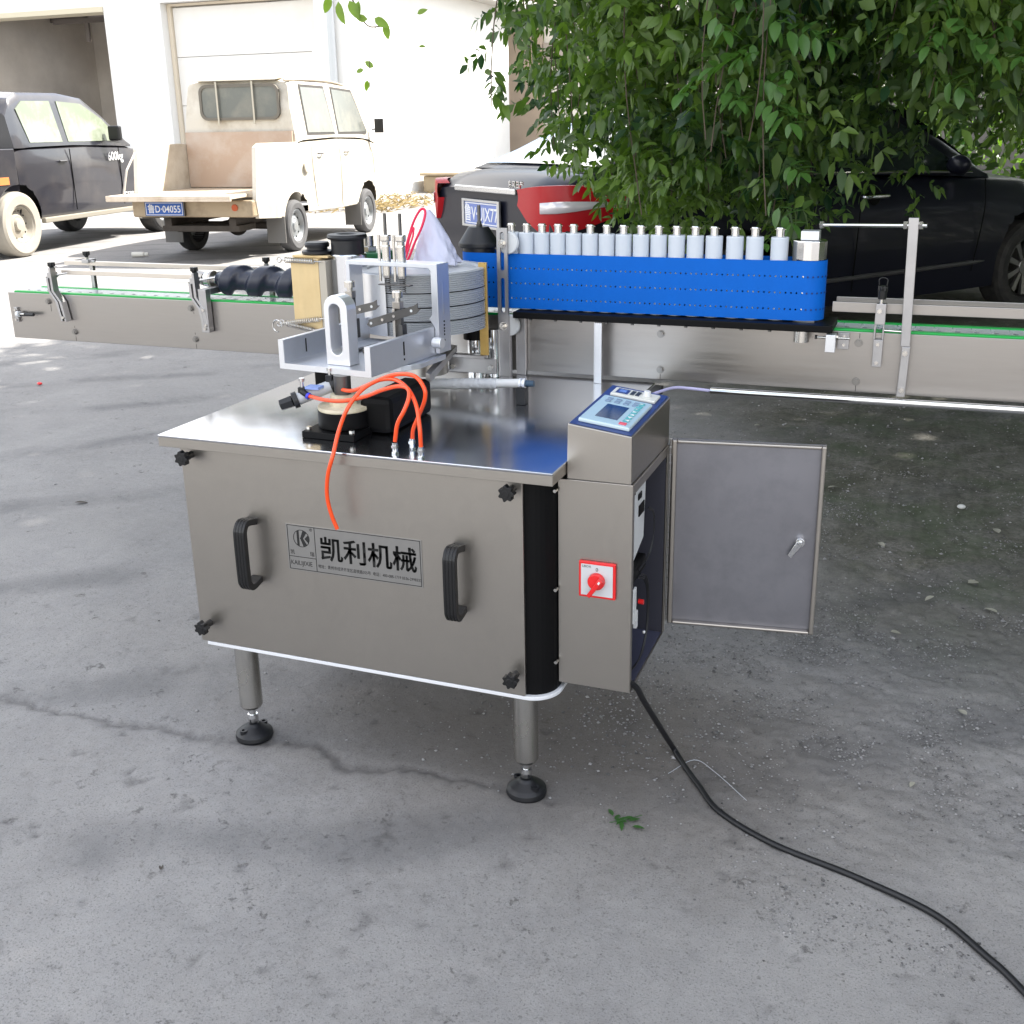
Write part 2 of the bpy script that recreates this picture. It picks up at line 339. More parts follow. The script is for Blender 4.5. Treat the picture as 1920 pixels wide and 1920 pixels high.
# earthy, mossy ground to the right and behind the machine
wob = math_('MULTIPLY', noise(1.3, 5), 1.6)
e1 = math_('SUBTRACT', math_('ADD', math_('ADD', sp.outputs[0], wob), math_('MULTIPLY', sp.outputs[1], .28)), 1.75)
e2 = math_('SUBTRACT', sp.outputs[1], .45)
em = math_('MULTIPLY', ramp(e1, 0, .9, 0, 1), ramp(e2, 0, 1.2, 0, 1))
near_m = ramp(sp.outputs[1], 6, 9, 1, 0)
em = math_('MULTIPLY', em, near_m)
soil = mixc(ramp(noise(3.5, 8, .75, dist=.6), .38, .62, 0, 1), (.085, .086, .058), (.215, .205, .185))
soil = mixc(ramp(noise(60, 6, .8), .45, .65, 0, .75), soil, (.045, .043, .036))
soil = mixc(ramp(noise(9, 8, .8, dist=.8), .50, .62, 0, .75), soil, (.050, .052, .036))
soil = mixc(ramp(noise(2.2, 6, .7), .50, .62, 0, .6), soil, (.060, .085, .038))
soil = mixc(ramp(noise(24, 8, .85), .60, .70, 0, .7), soil, (.30, .29, .26))
base = mixc(math_('MULTIPLY', em, .92), base, soil)
# brown stain under the machine, darkened further to paint in its contact shadow
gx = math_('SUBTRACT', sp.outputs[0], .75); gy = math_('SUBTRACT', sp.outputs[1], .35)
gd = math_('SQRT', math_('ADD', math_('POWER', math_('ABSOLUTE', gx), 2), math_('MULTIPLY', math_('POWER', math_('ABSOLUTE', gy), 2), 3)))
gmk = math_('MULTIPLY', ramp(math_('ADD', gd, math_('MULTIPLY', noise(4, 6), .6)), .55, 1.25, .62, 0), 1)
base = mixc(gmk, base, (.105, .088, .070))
# dark tyre tracks to the left
wv = n.new('ShaderNodeTexWave'); wv.inputs['Scale'].default_value = .33; wv.inputs['Distortion'].default_value = 5; wv.inputs['Detail'].default_value = 3; wv.inputs['Detail Scale'].default_value = .7
mp = n.new('ShaderNodeMapping'); mp.inputs['Rotation'].default_value = (0, 0, .7); mp.inputs['Scale'].default_value = (1, 1.6, 1); l.new(OB, mp.inputs[0]); l.new(mp.outputs[0], wv.inputs[0])
base = mixc(math_('MULTIPLY', ramp(wv.outputs['Fac'], .8, 1, 0, .45), ramp(noise(2.5, 5), .4, .6, 0, 1)), base, (.10, .10, .105))
vo = n.new('ShaderNodeTexVoronoi'); vo.feature = 'DISTANCE_TO_EDGE'; vo.inputs['Scale'].default_value = .55
vm = n.new('ShaderNodeVectorMath'); vm.operation = 'ADD'; nn = n.new('ShaderNodeTexNoise'); nn.inputs['Scale'].default_value = 2.2; nn.inputs['Detail'].default_value = 6; l.new(OB, nn.inputs[0]); l.new(OB, vm.inputs[0]); l.new(nn.outputs['Color'], vm.inputs[1]); l.new(vm.outputs[0], vo.inputs['Vector'])
hair = ramp(vo.outputs['Distance'], 0, .004, 1, 0)
base = mixc(math_('MULTIPLY', hair, .12), base, (.10, .10, .10))
pa = n.new('ShaderNodeAttribute'); pa.attribute_name = 'dirt'
base = mixc(math_('MULTIPLY', pa.outputs['Fac'], ramp(noise(70, 4, .7), .3, .6, .35, .9)), base, (.085, .080, .078))
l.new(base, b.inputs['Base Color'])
bh = math_('ADD', math_('MULTIPLY', noise(90, 8, .75), .5), math_('ADD', math_('MULTIPLY', noise(420, 3, .6), .35), math_('MULTIPLY', noise(14, 5, .7), .6)))
bh = math_('SUBTRACT', bh, math_('ADD', math_('MULTIPLY', pitm, .5), math_('MULTIPLY', pit2, .25)))
bp = n.new('ShaderNodeBump'); bp.inputs['Strength'].default_value = .6; bp.inputs['Distance'].default_value = .006; l.new(bh, bp.inputs['Height']); l.new(bp.outputs[0], b.inputs['Normal'])
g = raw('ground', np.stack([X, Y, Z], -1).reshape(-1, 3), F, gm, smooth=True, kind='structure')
dm_ = np.clip(PIT * 1.1 + fade * .55 * np.exp(-(d - .012) ** 2 / (2 * np.clip(wid * .9, .006, 1) ** 2)), 0, 1).ravel(); at_ = g.data.attributes.new('dirt', 'FLOAT', 'POINT'); at_.data.foreach_set('value', dm_.astype(np.float32))
g['label'] = 'worn grey concrete yard with cracks, grit and mossy soil to the right'

# grit and small stones lying on the concrete
def scatter(name, spots, sizes, m, label):
    base_v = np.array([(0, 0, 1), (.9, 0, .1), (.1, .85, 0), (-.8, .1, .15), (0, -.9, .05), (0, 0, -.6)], float)
    base_f = np.array([(0, 1, 2), (0, 2, 3), (0, 3, 4), (0, 4, 1), (5, 2, 1), (5, 3, 2), (5, 4, 3), (5, 1, 4)])
    N = len(spots); th = nr.rand(N) * 6.28; s_ = sizes[:, None] * (1 + .5 * nr.rand(N, 3)) * np.array([1, 1, .6])
    v = base_v[None] * s_[:, None, :] * (1 + .35 * (nr.rand(N, 6, 1) - .5)); c, q = np.cos(th)[:, None], np.sin(th)[:, None]
    v = np.stack([v[..., 0] * c - v[..., 1] * q, v[..., 0] * q + v[..., 1] * c, v[..., 2]], -1)
    v[..., :2] += spots[:, None, :]; v[..., 2] += (ground_h(spots[:, 0], spots[:, 1]) * .8)[:, None] + sizes[:, None] * .25
    f = (base_f[None] + (np.arange(N) * 6)[:, None, None]).reshape(-1, 3)
    o = raw(name, v.reshape(-1, 3), f, m, kind='stuff', attr=np.repeat(nr.rand(N), 8)); o['label'] = label; return o
STONE = mat('grit', (.235, .23, .23), .9, 0, noise=.62, attr='var')
P_ = []
for (cx, cy, sx, sy, k) in ((1.35, .95, .30, .35, 2600), (1.15, .65, .22, .2, 1500), (1.75, .75, .35, .5, 1600), (.6, .42, .35, .2, 900), (.95, .5, .15, .25, 700), (1.9, 1.8, .5, .6, 900)):
    P_.append(np.stack([nr.normal(cx, sx, k), nr.normal(cy, sy, k)], 1))
P_ = np.concatenate(P_); P_ = P_[(P_[:, 1] > -.2)]
Q_ = np.stack([nr.uniform(.75, 2.6, 120000), nr.uniform(-.15, 2.6, 120000)], 1); qx, qy = Q_[:, 0], Q_[:, 1]
dens = np.sin(4.1 * qx + 2 * np.sin(3.3 * qy)) * np.sin(5.3 * qy + 1.7 * np.sin(2.9 * qx) + .5) + .5 * np.sin(11 * qx + 3 * qy) * np.sin(9 * qy - 4 * qx)
P_ = np.concatenate([P_, Q_[(nr.rand(len(Q_)) < np.clip(dens * .55, .03, 1)) & (qx + qy > 1.15)]])
scatter('grit', P_, nr.gamma(2.2, .00055, len(P_)) + .0007, STONE, 'loose pale grit and gravel strewn on the ground behind the control cabinet')
P2 = np.concatenate([np.stack([nr.uniform(-3.5, 2.2, 1500), nr.uniform(-1.1, 3.5, 1500)], 1), np.stack([nr.uniform(.4, 3.2, 5000), nr.uniform(1.2, 5.5, 5000)], 1)])
scatter('crumbs', P2, np.where(np.arange(len(P2)) < 1500, 1, 1.9) * (nr.gamma(2., .0005, len(P2)) + .0005), STONE, 'scattered concrete crumbs on the yard')

# ================================================================== LABELLING MACHINE
ZT, TW, TD = .7288, .8361, .7407
M = empty('labelling_machine', (.42, .36, 0), 'stainless steel paste labelling machine with drum, blue belt and open control cabinet on round legs', 'labelling machine')
# cabinet body with a black rounded corner
def arcp(cx, cy, r, a0, a1, k=8): return [(cx + r * math.cos(R(a0 + (a1 - a0) * i / k)), cy + r * math.sin(R(a0 + (a1 - a0) * i / k))) for i in range(k + 1)]
bodyp = [(.036, .68), (.036, .04), (.052, .033)] + [(.768, .033)] + arcp(.768, .085, .05, -88, 0) + [(.818, .68)]
MB().prism(bodyp, 'z', .268, .704).build('cabinet_shell', BLKM, M)
tp = [(.027, .69), (.027, .05), (.045, .026)] + [(.768, .026)] + arcp(.768, .083, .057, -90, 0) + [(.825, .69)]
MB().prism(tp, 'z', .2595, .2675).build('bottom_trim', WTRIM, M, bev=.0015)
fp = MB().box(.031, .770, .0255, .0325, .2685, .7035).build('front_panel', STEEL, M, bev=.0012)
# bridge handles
def handle(x):
    z0, z1 = .4215, .570
    o = MB(); path = [(x, .026, z1 - .012), (x, -.004, z1 - .006), (x, -.016, z1 - .016), (x, -.019, z1 - .034), (x, -.019, z0 + .034), (x, -.016, z0 + .016), (x, -.004, z0 + .006), (x, .026, z0 + .012)]
    pts = spline(path, 4); wv_, dv = .0125, .0065
    vs = []; ts = [(pts[min(i + 1, len(pts) - 1)] - pts[max(i - 1, 0)]).normalized() for i in range(len(pts))]
    prof = [(-1, -1), (-.62, -1), (-.55, -.7), (-.45, -1), (-.1, -1), (0, -.7), (.1, -1), (.45, -1), (.55, -.7), (.62, -1), (1, -1), (1, 1), (-1, 1)]
    for p, t in zip(pts, ts):
        nrm = Vector((0, -t.z, t.y)).normalized()
        if nrm.y > 0 and abs(t.z) > .5: nrm = -nrm
        nrm = Vector((1, 0, 0)).cross(t).normalized()
        for (a, c) in prof: vs.append(p + Vector((a * wv_, 0, 0)) + nrm * (c * dv))
    k = len(prof); fs = [(i * k + j, i * k + (j + 1) % k, (i + 1) * k + (j + 1) % k, (i + 1) * k + j) for i in range(len(pts) - 1) for j in range(k)]
    o.add(vs, fs + [tuple(range(k)), tuple(range(len(vs) - k, len(vs)))])
    return o.build('handle', BLK, fp, bev=.0008, segs=1)
handle(.188); handle(.642)
def star_knob(o, axis_, c, r=.0135, h=.014, st=.012):
    poly = [((r * (1 + .16 * math.cos(7 * t))) * math.cos(t), (r * (1 + .16 * math.cos(7 * t))) * math.sin(t)) for t in [2 * PI * i / 56 for i in range(56)]]
    c = Vector(c)
    if axis_ == 'y':
        o.prism([(c.x + a, c.z + b_) for a, b_ in poly], 'y', c.y - h, c.y); o.cyl((c.x, c.y + st, c.z), (c.x, c.y, c.z), r * .55, n=14); o.cyl((c.x, c.y - h - .001, c.z), (c.x, c.y - h, c.z), r * .5, n=14)
    else:
        o.prism([(c.x + a, c.y + b_) for a, b_ in poly], 'z', c.z, c.z + h); o.cyl((c.x, c.y, c.z - st), (c.x, c.y, c.z), r * .5, r * .8, n=14)
    return o
k0 = star_knob(MB(), 'y', (.0575, .004, .6855), st=.022).build('knob', BLK, fp, bev=.001, segs=1)
for dx, dz in ((0, -.372), (.694, 0), (.694, -.372)): inst(k0, (dx, 0, dz), fp)
for (x, z) in ((.3, .6), (.5, .64)): pass
# nameplate
npl = MB().box(.266, .5645, .0245, .0256, .4645, .5625).build('nameplate', LABEL, M)
def NP(x, z, y=.0244): return Matrix.Translation((x, y, z)) @ Matrix.Rotation(PI / 2, 4, 'X')
bo = MB()
def line(x0, x1, z0, z1): bo.box(x0, x1, .0241, .0246, z0, z1)
line(.269, .5615, .5595, .5607); line(.269, .5615, .4665, .4677); line(.269, .2702, .4665, .5607); line(.5603, .5615, .4665, .5607); line(.3305, .3317, .4665, .5607); line(.2702, .3305, .4935, .4947)
bo.build('border', INK, npl)
lg = MB(); cx, cz, r1 = .3005, .534, .0185
cir = [(cx + r1 * math.cos(R(i * 10)), cz + r1 * math.sin(R(i * 10))) for i in range(36)]; ci2 = [(cx + (p[0] - cx) * .93, cz + (p[1] - cz) * .93) for p in cir]
lg.ring(cir, ci2, 'y', .0241, .0246)
lg.prism([(cx - .010, cz - .0145), (cx - .005, cz - .0168), (cx - .005, cz + .0168), (cx - .010, cz + .0145)], 'y', .0241, .0246)
lg.prism([(cx - .003, cz - .001), (cx + .004, cz + .017), (cx + .012, cz + .0128), (cx + .004, cz + .0)], 'y', .0241, .0246)
lg.prism([(cx - .003, cz + .001), (cx + .004, cz - .0), (cx + .012, cz - .0128), (cx + .004, cz - .017)], 'y', .0240, .0245)
lg.prism([(cx + .007, cz), (cx + .0165, cz - .0095), (cx + .0165, cz + .0095)], 'y', .0241, .0246)
lg.build('logo', INK, npl)
text('®', .009, INK, 'lettering', npl, NP(.320, .5515), .0002)
text('凯', .0105, INK, 'lettering', npl, NP(.2725, .4995), .0002); text('瑞', .0105, INK, 'lettering', npl, NP(.3175, .4995), .0002)
text('KAILIJIXIE', .0135, INK, 'lettering', npl, NP(.272, .4765), .0002, sx=.86)
text('凯利机械', .0535, INK, 'lettering', npl, NP(.3395, .4985), .0002, bold=.0006, sx=1.0); text('凯利机械', .0535, INK, 'lettering', npl, NP(.3405, .4990, .02425), .00005, bold=.0006, sx=1.0)
text('地址：青州市经济开发区昌铁路355号  电话：400-088-1719 0536-2998333', .0086, INK, 'lettering', npl, NP(.3345, .4765), .0002, sx=.83)
# table top with folded lip
tt = MB().box(0, TW, 0, TD - .002, ZT - .0045, ZT); tt.build('table_top', TOPM, M, bev=.0012)
lip = MB(); lip.box(0, TW, .0006, .0025, ZT - .024, ZT - .0048); lip.box(.0006, .0025, .0028, TD - .002, ZT - .024, ZT - .0048); lip.box(TW - .0025, TW - .0006, .0028, .10, ZT - .024, ZT - .0048); lip.build('table_lip', STEEL, M, bev=.0006, segs=1)
# legs and feet
def leg(x, y):
    o = MB(); o.lathe([(.0001, .078), (.022, .078), (.0253, .084), (.0255, .2594), (.0001, .2594)], (x, y, 0), 32)
    lo = o.build('leg', mat('leg_steel', (.60, .585, .55), .24, 1, noise=.06, nscale=30, rvar=.06, dirt=.3, dirtcol=(.40, .37, .32), dscale=14), M)
    o = MB(); o.cyl((x, y, .038), (x, y, .09), .008, n=16); o.lathe([(.0001, .060), (.011, .058), (.0125, .050), (.011, .040), (.0001, .038)], (x, y, 0), 20); o.build('foot_bolt', CHROME, lo)
    o = MB(); o.lathe([(.0001, .001), (.0405, .001), (.042, .006), (.0405, .014), (.034, .020), (.018, .031), (.013, .036), (.0001, .038)], (x, y, 0), 40)
    for a in (70, 250) if x < .4 else (150, 330):
        px, py = x + .027 * math.cos(R(a)), y + .027 * math.sin(R(a)); o.lathe([(.0045, .018), (.0085, .018), (.0085, .028), (.0045, .028), (.0045, .018)], (px, py, 0), 14)
    o.build('foot_pad', RUB, lo); return lo
for x, y in ((.0846, .1016), (.7406, .1016), (.0846, .62), (.7406, .62)): leg(x, y)
# ---- control cabinet
cb = MB(); x0, x1, y0, y1, z0, z1 = .8195, .9600, .0776, .3587, .2824, .6948; t = .002
cb.box(x0, x1, y0, y0 + t, z0, z1); cb.box(x0, x0 + t, y0 + t, y1, z0, z1); cb.box(x0 + t, x1, y1 - t, y1, z0, z1); cb.box(x0 + t, x1, y0 + t, y1 - t, z0, z0 + t); cb.box(x0 + t, x1, y0 + t, y1 - t, z1 - t, z1)
cb.box(x1 - t, x1, y0 + t, y0 + .014, z0 + t, z1 - t); cb.box(x1 - t, x1, y1 - .012, y1 - t, z0 + t, z1 - t); cb.box(x1 - t, x1, y0 + .014, y1 - .012, z1 - .02, z1 - t)
CBX = cb.build('control_cabinet', STEEL, M, bev=.0007, segs=1)
wi = MB(); wi.box(x0 + .004, x0 + .012, y0 + .02, y1 - .02, z0 + .02, z1 - .02); wi.build('mounting_plate', mat('zinc_plate', (.06, .065, .09), .45, .6), CBX)
LIN = mat('inner_dark_blue', (.045, .046, .062), .5, .3)
MB().box(x0 + .014, x1 - .003, y1 - .0135, y1 - .0125, z0 + .004, z1 - .004).build('inner_dark_sheet', LIN, CBX); MB().box(x0 + .014, x1 - .003, y0 + .004, y1 - .014, z0 + .0025, z0 + .0035).build('inner_dark_sheet', mat('blue_floor', (.11, .115, .18), .4, .5), CBX)  # dark sheets added over the steel to deepen the cabinet's inner shade
inv = MB(); inv.hexa([(.840, .155, .50), (.938, .165, .50), (.938, .255, .53), (.840, .255, .53), (.840, .125, .672), (.938, .125, .672), (.938, .268, .672), (.840, .268, .672)]); inv.build('inverter', WHITE, CBX, bev=.006)
inv = MB(); inv.box(.9385, .940, .20, .225, .625, .637); inv.box(.9385, .940, .205, .245, .59, .612); inv.box(.9385, .940, .17, .176, .645, .655); inv.build('inverter_slot', BLKM, CBX)
inv = MB(); inv.box(.85, .948, .10, .235, .478, .506); inv.box(.86, .94, .10, .165, .36, .42); inv.box(.86, .935, .10, .18, .345, .362); inv.build('contactor', BLKM, CBX, bev=.003)
inv = MB(); inv.box(.948, .952, .13, .15, .40, .47); inv.build('terminal_block', WHITE, CBX, bev=.001)
inv = MB(); inv.cyl((.948, .182, .425), (.958, .182, .425), .005, n=12); inv.build('red_terminal', RED, CBX); inv = MB(); inv.box(.945, .951, .155, .166, .38, .415); inv.ball((.952, .215, .345), .0035, 6); inv.build('wire_clip', WHITE, CBX)
inv = MB()
for k in range(3): inv.tube(spline([(.95, .165 + .01 * k, .482), (.954, .205 + .008 * k, .46), (.955, .225 + .006 * k, .41), (.955, .215 + .006 * k, .345), (.953, .165 + .01 * k, .305), (.94, .11, .296)], 6), .0015, 6)
for k in range(3): inv.tube(spline([(.954, .215 + .005 * k, .606), (.958, .245 + .003 * k, .585), (.958, .25, .54), (.955, .235 - .01 * k, .505), (.95, .17, .495)], 6), .0013, 6)
inv.build('wiring', RUB, CBX)
# ---- sloped console on top of the cabinet
zl, zr = .8000, .7845
co = MB(); co.hexa([(x0 + .0165, y0, z1 + .0005), (x1 - .003, y0, z1 + .0005), (x1 - .001, y1, z1 + .0005), (x0 + .020, y1, z1 + .0005), (x0 + .0185, y0, zl), (x1 - .0035, y0, zr), (x1 - .001, y1, zr + .007), (x0 + .027, y1, zl + .007)])
CON = co.build('control_console', STEEL, M, bev=.0022)
ctop = [Vector((x0 + .0185, y0, zl)), Vector((x1 - .0035, y0, zr)), Vector((x1 - .001, y1, zr + .007)), Vector((x0 + .027, y1, zl + .007))]
cu_ = (ctop[1] - ctop[0]).normalized(); cv_ = ((ctop[3] + ctop[2]) - (ctop[0] + ctop[1])).normalized(); cn_ = cu_.cross(cv_).normalized(); cv_ = cn_.cross(cu_)
CM = Matrix((( cu_.x, cv_.x, cn_.x, ctop[0].x), (cu_.y, cv_.y, cn_.y, ctop[0].y), (cu_.z, cv_.z, cn_.z, ctop[0].z), (0, 0, 0, 1)))
MB(CM).box(.003, .117, .003, .278, .0001, .0012).build('console_face', PANELB, M)
KP = MB(CM).box(.0135, .109, .018, .182, .0015, .0085).build('keypad', mat('keypad_case', (.55, .66, .70), .4), M, bev=.002)
MB(CM).box(.0155, .107, .020, .180, .0086, .0092).build('keypad_face', HMIB, KP)
MB(CM).box(.036, .078, .045, .128, .0093, .0098).build('screen', SCRN, KP)
bt = MB(CM)
for i in range(4):
    for j in range(2): bt.box(.026 + i * .0175, .037 + i * .0175, .140 + j * .016, .150 + j * .016, .0093, .0112)
bt.build('button_row', mat('button_grey', (.22, .30, .42), .4), KP, bev=.0008, segs=1)
bt = MB(CM)
for j in range(7): bt.box(.088, .099, .044 + j * .0185, .056 + j * .0185, .0093, .0112)
bt.build('button_row', mat('button_teal', (.10, .42, .45), .4), KP, bev=.0008, segs=1)
for j, ch in enumerate('◄▼▲►+-#'): text(ch, .011, WINK, 'lettering', KP, CM @ Matrix.Translation((.0895, .0465 + j * .0185, .0113)), .0001)
MB(CM).box(.086, .099, .026, .036, .0093, .0112).build('red_button', mat('button_pink', (.75, .12, .16), .4), KP)
SM = MB(CM).box(.018, .108, .205, .252, .0014, .0075).build('speed_controller', mat('pale_case', (.72, .72, .66), .4), M, bev=.002)
MB(CM).box(.026, .050, .214, .244, .0076, .0082).build('screen', PANELB, SM); MB(CM).box(.031, .045, .221, .238, .0083, .0086).build('screen_glass', mat('lcd_pale', (.18, .28, .62), .2), SM)
bt = MB(CM)
for i in range(2):
    for j in range(3): bt.box(.0545 + i * .0105, .062 + i * .0105, .216 + j * .0095, .2225 + j * .0095, .0076, .009)
bt.build('button_row', mat('button_dark', (.03, .04, .06), .4), SM)
MB(CM).cyl((.086, .229, .0076), (.086, .229, .018), .0075, .0065, n=20).build('dial', WHITE, SM, bev=.0006)
# isolator switch
SW = MB().box(.8615, .9320, .0706, .0774, .4715, .5430).build('isolator_switch', RED, M, bev=.002)
MB().box(.8665, .9270, .0696, .0704, .4765, .5380).build('switch_face', mat('switch_grey', (.58, .60, .62), .45), SW)
sk = MB(); sk.cyl((.897, .0695, .507), (.897, .060, .507), .0165, .0155, n=32); sk.hexa([(.881, .052, .482), (.888, .052, .478), (.888, .0605, .478), (.881, .0605, .482), (.906, .050, .520), (.913, .050, .513), (.913, .0605, .513), (.906, .0605, .520)]); sk.build('rotary_knob', RED, SW, bev=.0015)
MB().hexa([(.9035, .0492, .5105), (.9065, .0492, .508), (.9065, .0504, .508), (.9035, .0504, .5105), (.9065, .0492, .515), (.909, .0492, .5125), (.909, .0504, .5125), (.9065, .0504, .515)]).build('pointer_mark', WINK, SW)
text('0', .010, INK, 'lettering', SW, NP(.8945, .5255, .0694), .0001); text('LBOX', .0065, INK, 'lettering', SW, NP(.869, .5315, .0694), .0001)
# cabinet door, open
DR = MB(); hx, hy = .966, .3600; ex, ey = 1.2605, .4010; da = math.atan2(ey - hy, ex - hx); DM = Matrix.Translation((hx, hy, 0)) @ Matrix.Rotation(da, 4, 'Z'); Ld = math.hypot(ex - hx, ey - hy)
DR = MB(DM); DR.box(0, Ld, 0, .0018, .3060, .7072)
DO = DR.build('cabinet_door', mat('door_shaded_steel', (.27, .27, .30), .45, 1, noise=.12, nscale=9, rvar=.07, dirt=.42, dirtcol=(.16, .16, .175), dscale=11), M)  # steel copy darkened to hold the tree-side shade; smudges are stains
fr_ = MB(DM); fr_.box(.0005, .010, -.013, -.0001, .3065, .7067); fr_.box(Ld - .009, Ld, -.013, -.0001, .3065, .7067); fr_.box(.0102, Ld - .0092, -.013, -.0001, .7000, .7069); fr_.box(.0102, Ld - .0092, -.013, -.0001, .3063, .3130)
fr_.build('door_frame', STEEL, DO, bev=.0025)
lt = MB(DM); lt.cyl((Ld - .038, -.012, .505), (Ld - .038, -.0002, .505), .0095, n=20); lt.cyl((Ld - .038, -.017, .505), (Ld - .038, -.012, .505), .005, n=6); lt.hexa([(Ld - .062, -.013, .478), (Ld - .054, -.013, .472), (Ld - .054, -.011, .472), (Ld - .062, -.011, .478), (Ld - .044, -.013, .508), (Ld - .034, -.013, .500), (Ld - .034, -.011, .500), (Ld - .044, -.011, .508)]); lt.build('latch', CHROME, DO, bev=.0008)
hg = MB()
for k in range(24): hg.cyl((.9635, .3595, .3070 + k * .01665), (.9635, .3595, .3225 + k * .01665), .0028, n=10)
hg.build('hinge', CHROME, DO)
for z in (.675, .48, .33): MB().cyl((.8185, .062, z), (.8185, .072, z), .0035, n=6).build('bolt', BOLT, M)
# ---- underneath: black bracket from cabinet to conveyor
MB().box(.838, .857, .55, .738, .706, .7235).build('support_bar', mat('dark_bar', (.03, .032, .03), .5), M)
# ---- labels head (its own axes: u right, v back, w up)
HA = R(-6.7); HM = Matrix.Translation((.2, .154, .845)) @ Matrix.Rotation(HA, 4, 'Z')
def H(u, v, w_): return HM @ Vector((u, v, w_))
TR_ = MB(HM); TR_.prism([(0, 0), (.2235, 0), (.2235, .0595), (.2105, .0595), (.2105, .011), (.012, .011), (.012, .0585), (0, .0585)], 'y', 0, .30)
TRY = TR_.build('label_tray', ALU, M, bev=.0012)
fe = MB(HM); fe.prism([(-.0003, -.0003), (.2238, -.0003), (.2238, .0598), (.2102, .0598), (.2102, .0113), (.0123, .0113), (.0123, .0588), (-.0003, .0588)], 'y', -.0011, -.0001); fe.build('tray_edge', ALUW, TRY)
sl_ = MB(HM)
for (u, w0, w1) in ((.2236, .022, .05), (.2236, .012, .016)): sl_.box(u, u + .0006, .115, .119, w0, w1)
sl_.box(.0122, .0127, .07, .073, .022, .05); sl_.build('tray_slot', BLKM, TRY)
# slotted upright plate
def stad(cx, w_, z0, z1, k=10):
    r = w_ / 2; return [(cx + r * math.cos(R(180 * i / k)), z1 - r + r * math.sin(R(180 * i / k))) for i in range(k + 1)] + [(cx - r * math.cos(R(180 * i / k)), z0 + r - r * math.sin(R(180 * i / k))) for i in range(k + 1)]
def stad_flat(cx, w_, z0, z1, k=10):
    r = w_ / 2; top = [(cx + r * math.cos(R(180 * i / k)), z1 - r + r * math.sin(R(180 * i / k))) for i in range(k + 1)]
    bot = [(cx - r + w_ * i / k, z0) for i in range(k + 1)]; return top + bot
sp_ = MB(HM); sp_.ring(stad_flat(.128, .056, .0112, .151), stad(.126, .028, .032, .134), 'y', .024, .056); sp_.build('slotted_plate', ALUW, M, bev=.0015)
# gantry frame: thin bars, 50 mm deep
ga = MB(HM); ga.prism([(.004, .012), (.013, .012), (.013, .182), (.2135, .182), (.219, .176), (.219, .085), (.212, .076), (.2245, .060), (.2245, .004), (.2345, .004), (.2345, .191), (.004, .191)], 'y', .236, .284)
GA = ga.build('gantry_frame', ALU, M, bev=.001)
gs = MB(HM); gs.box(.2346, .2349, .256, .262, .085, .155); gs.build('gantry_slot', mat('slot_pale', (.62, .64, .68), .3, .8), GA); gs = MB(HM)
for w_ in (.07, .062, .055, .049, .042, .030): gs.cyl((.2346, .258, w_), (.2352, .258, w_), .0022, n=8)
gs.build('screw_hole', BLKM, GA)
MB(HM).cyl((.2348, .214, .032), (.2560, .214, .032), .0115, n=24).build('adjusting_knob', ALUW, M, bev=.001)
# two small air cylinders through the gantry top
def aircyl(u):
    v = .258; c = MB(HM); c.lathe([(.0001, .155), (.0085, .155), (.0092, .16), (.0092, .222), (.0082, .224), (.0082, .232), (.0001, .232)], (u, v, 0), 20)
    A = c.build('air_cylinder', BOLT, M)
    q = MB(HM); q.lathe([(.0001, .232), (.0108, .232), (.0115, .234), (.0115, .244), (.0105, .246), (.0001, .246)], (u, v, 0), 24); q.build('cylinder_cap', BOLT, A)
    MB(HM).cyl((u, v, .246), (u, v, .2900), .0035, n=12).build('piston_rod', DSTEEL, A)
    MB(HM).cyl((u - .0155, v - .004, .148), (u - .0155, v - .004, .246), .0032, n=12).build('guide_rod', BOLT, A)
    MB(HM).tube(coil(HM.inverted() @ H(u, v, .125), (u, v, .155), .0065, 7, .001), .001, 5).build('spring', DSTEEL, A)
    MB(HM).box(u - .021, u + .022, v - .007, v + .007, .139, .142).build('foot_plate', DSTEEL, A, bev=.001)
    return A
aircyl(.0965); aircyl(.1345)
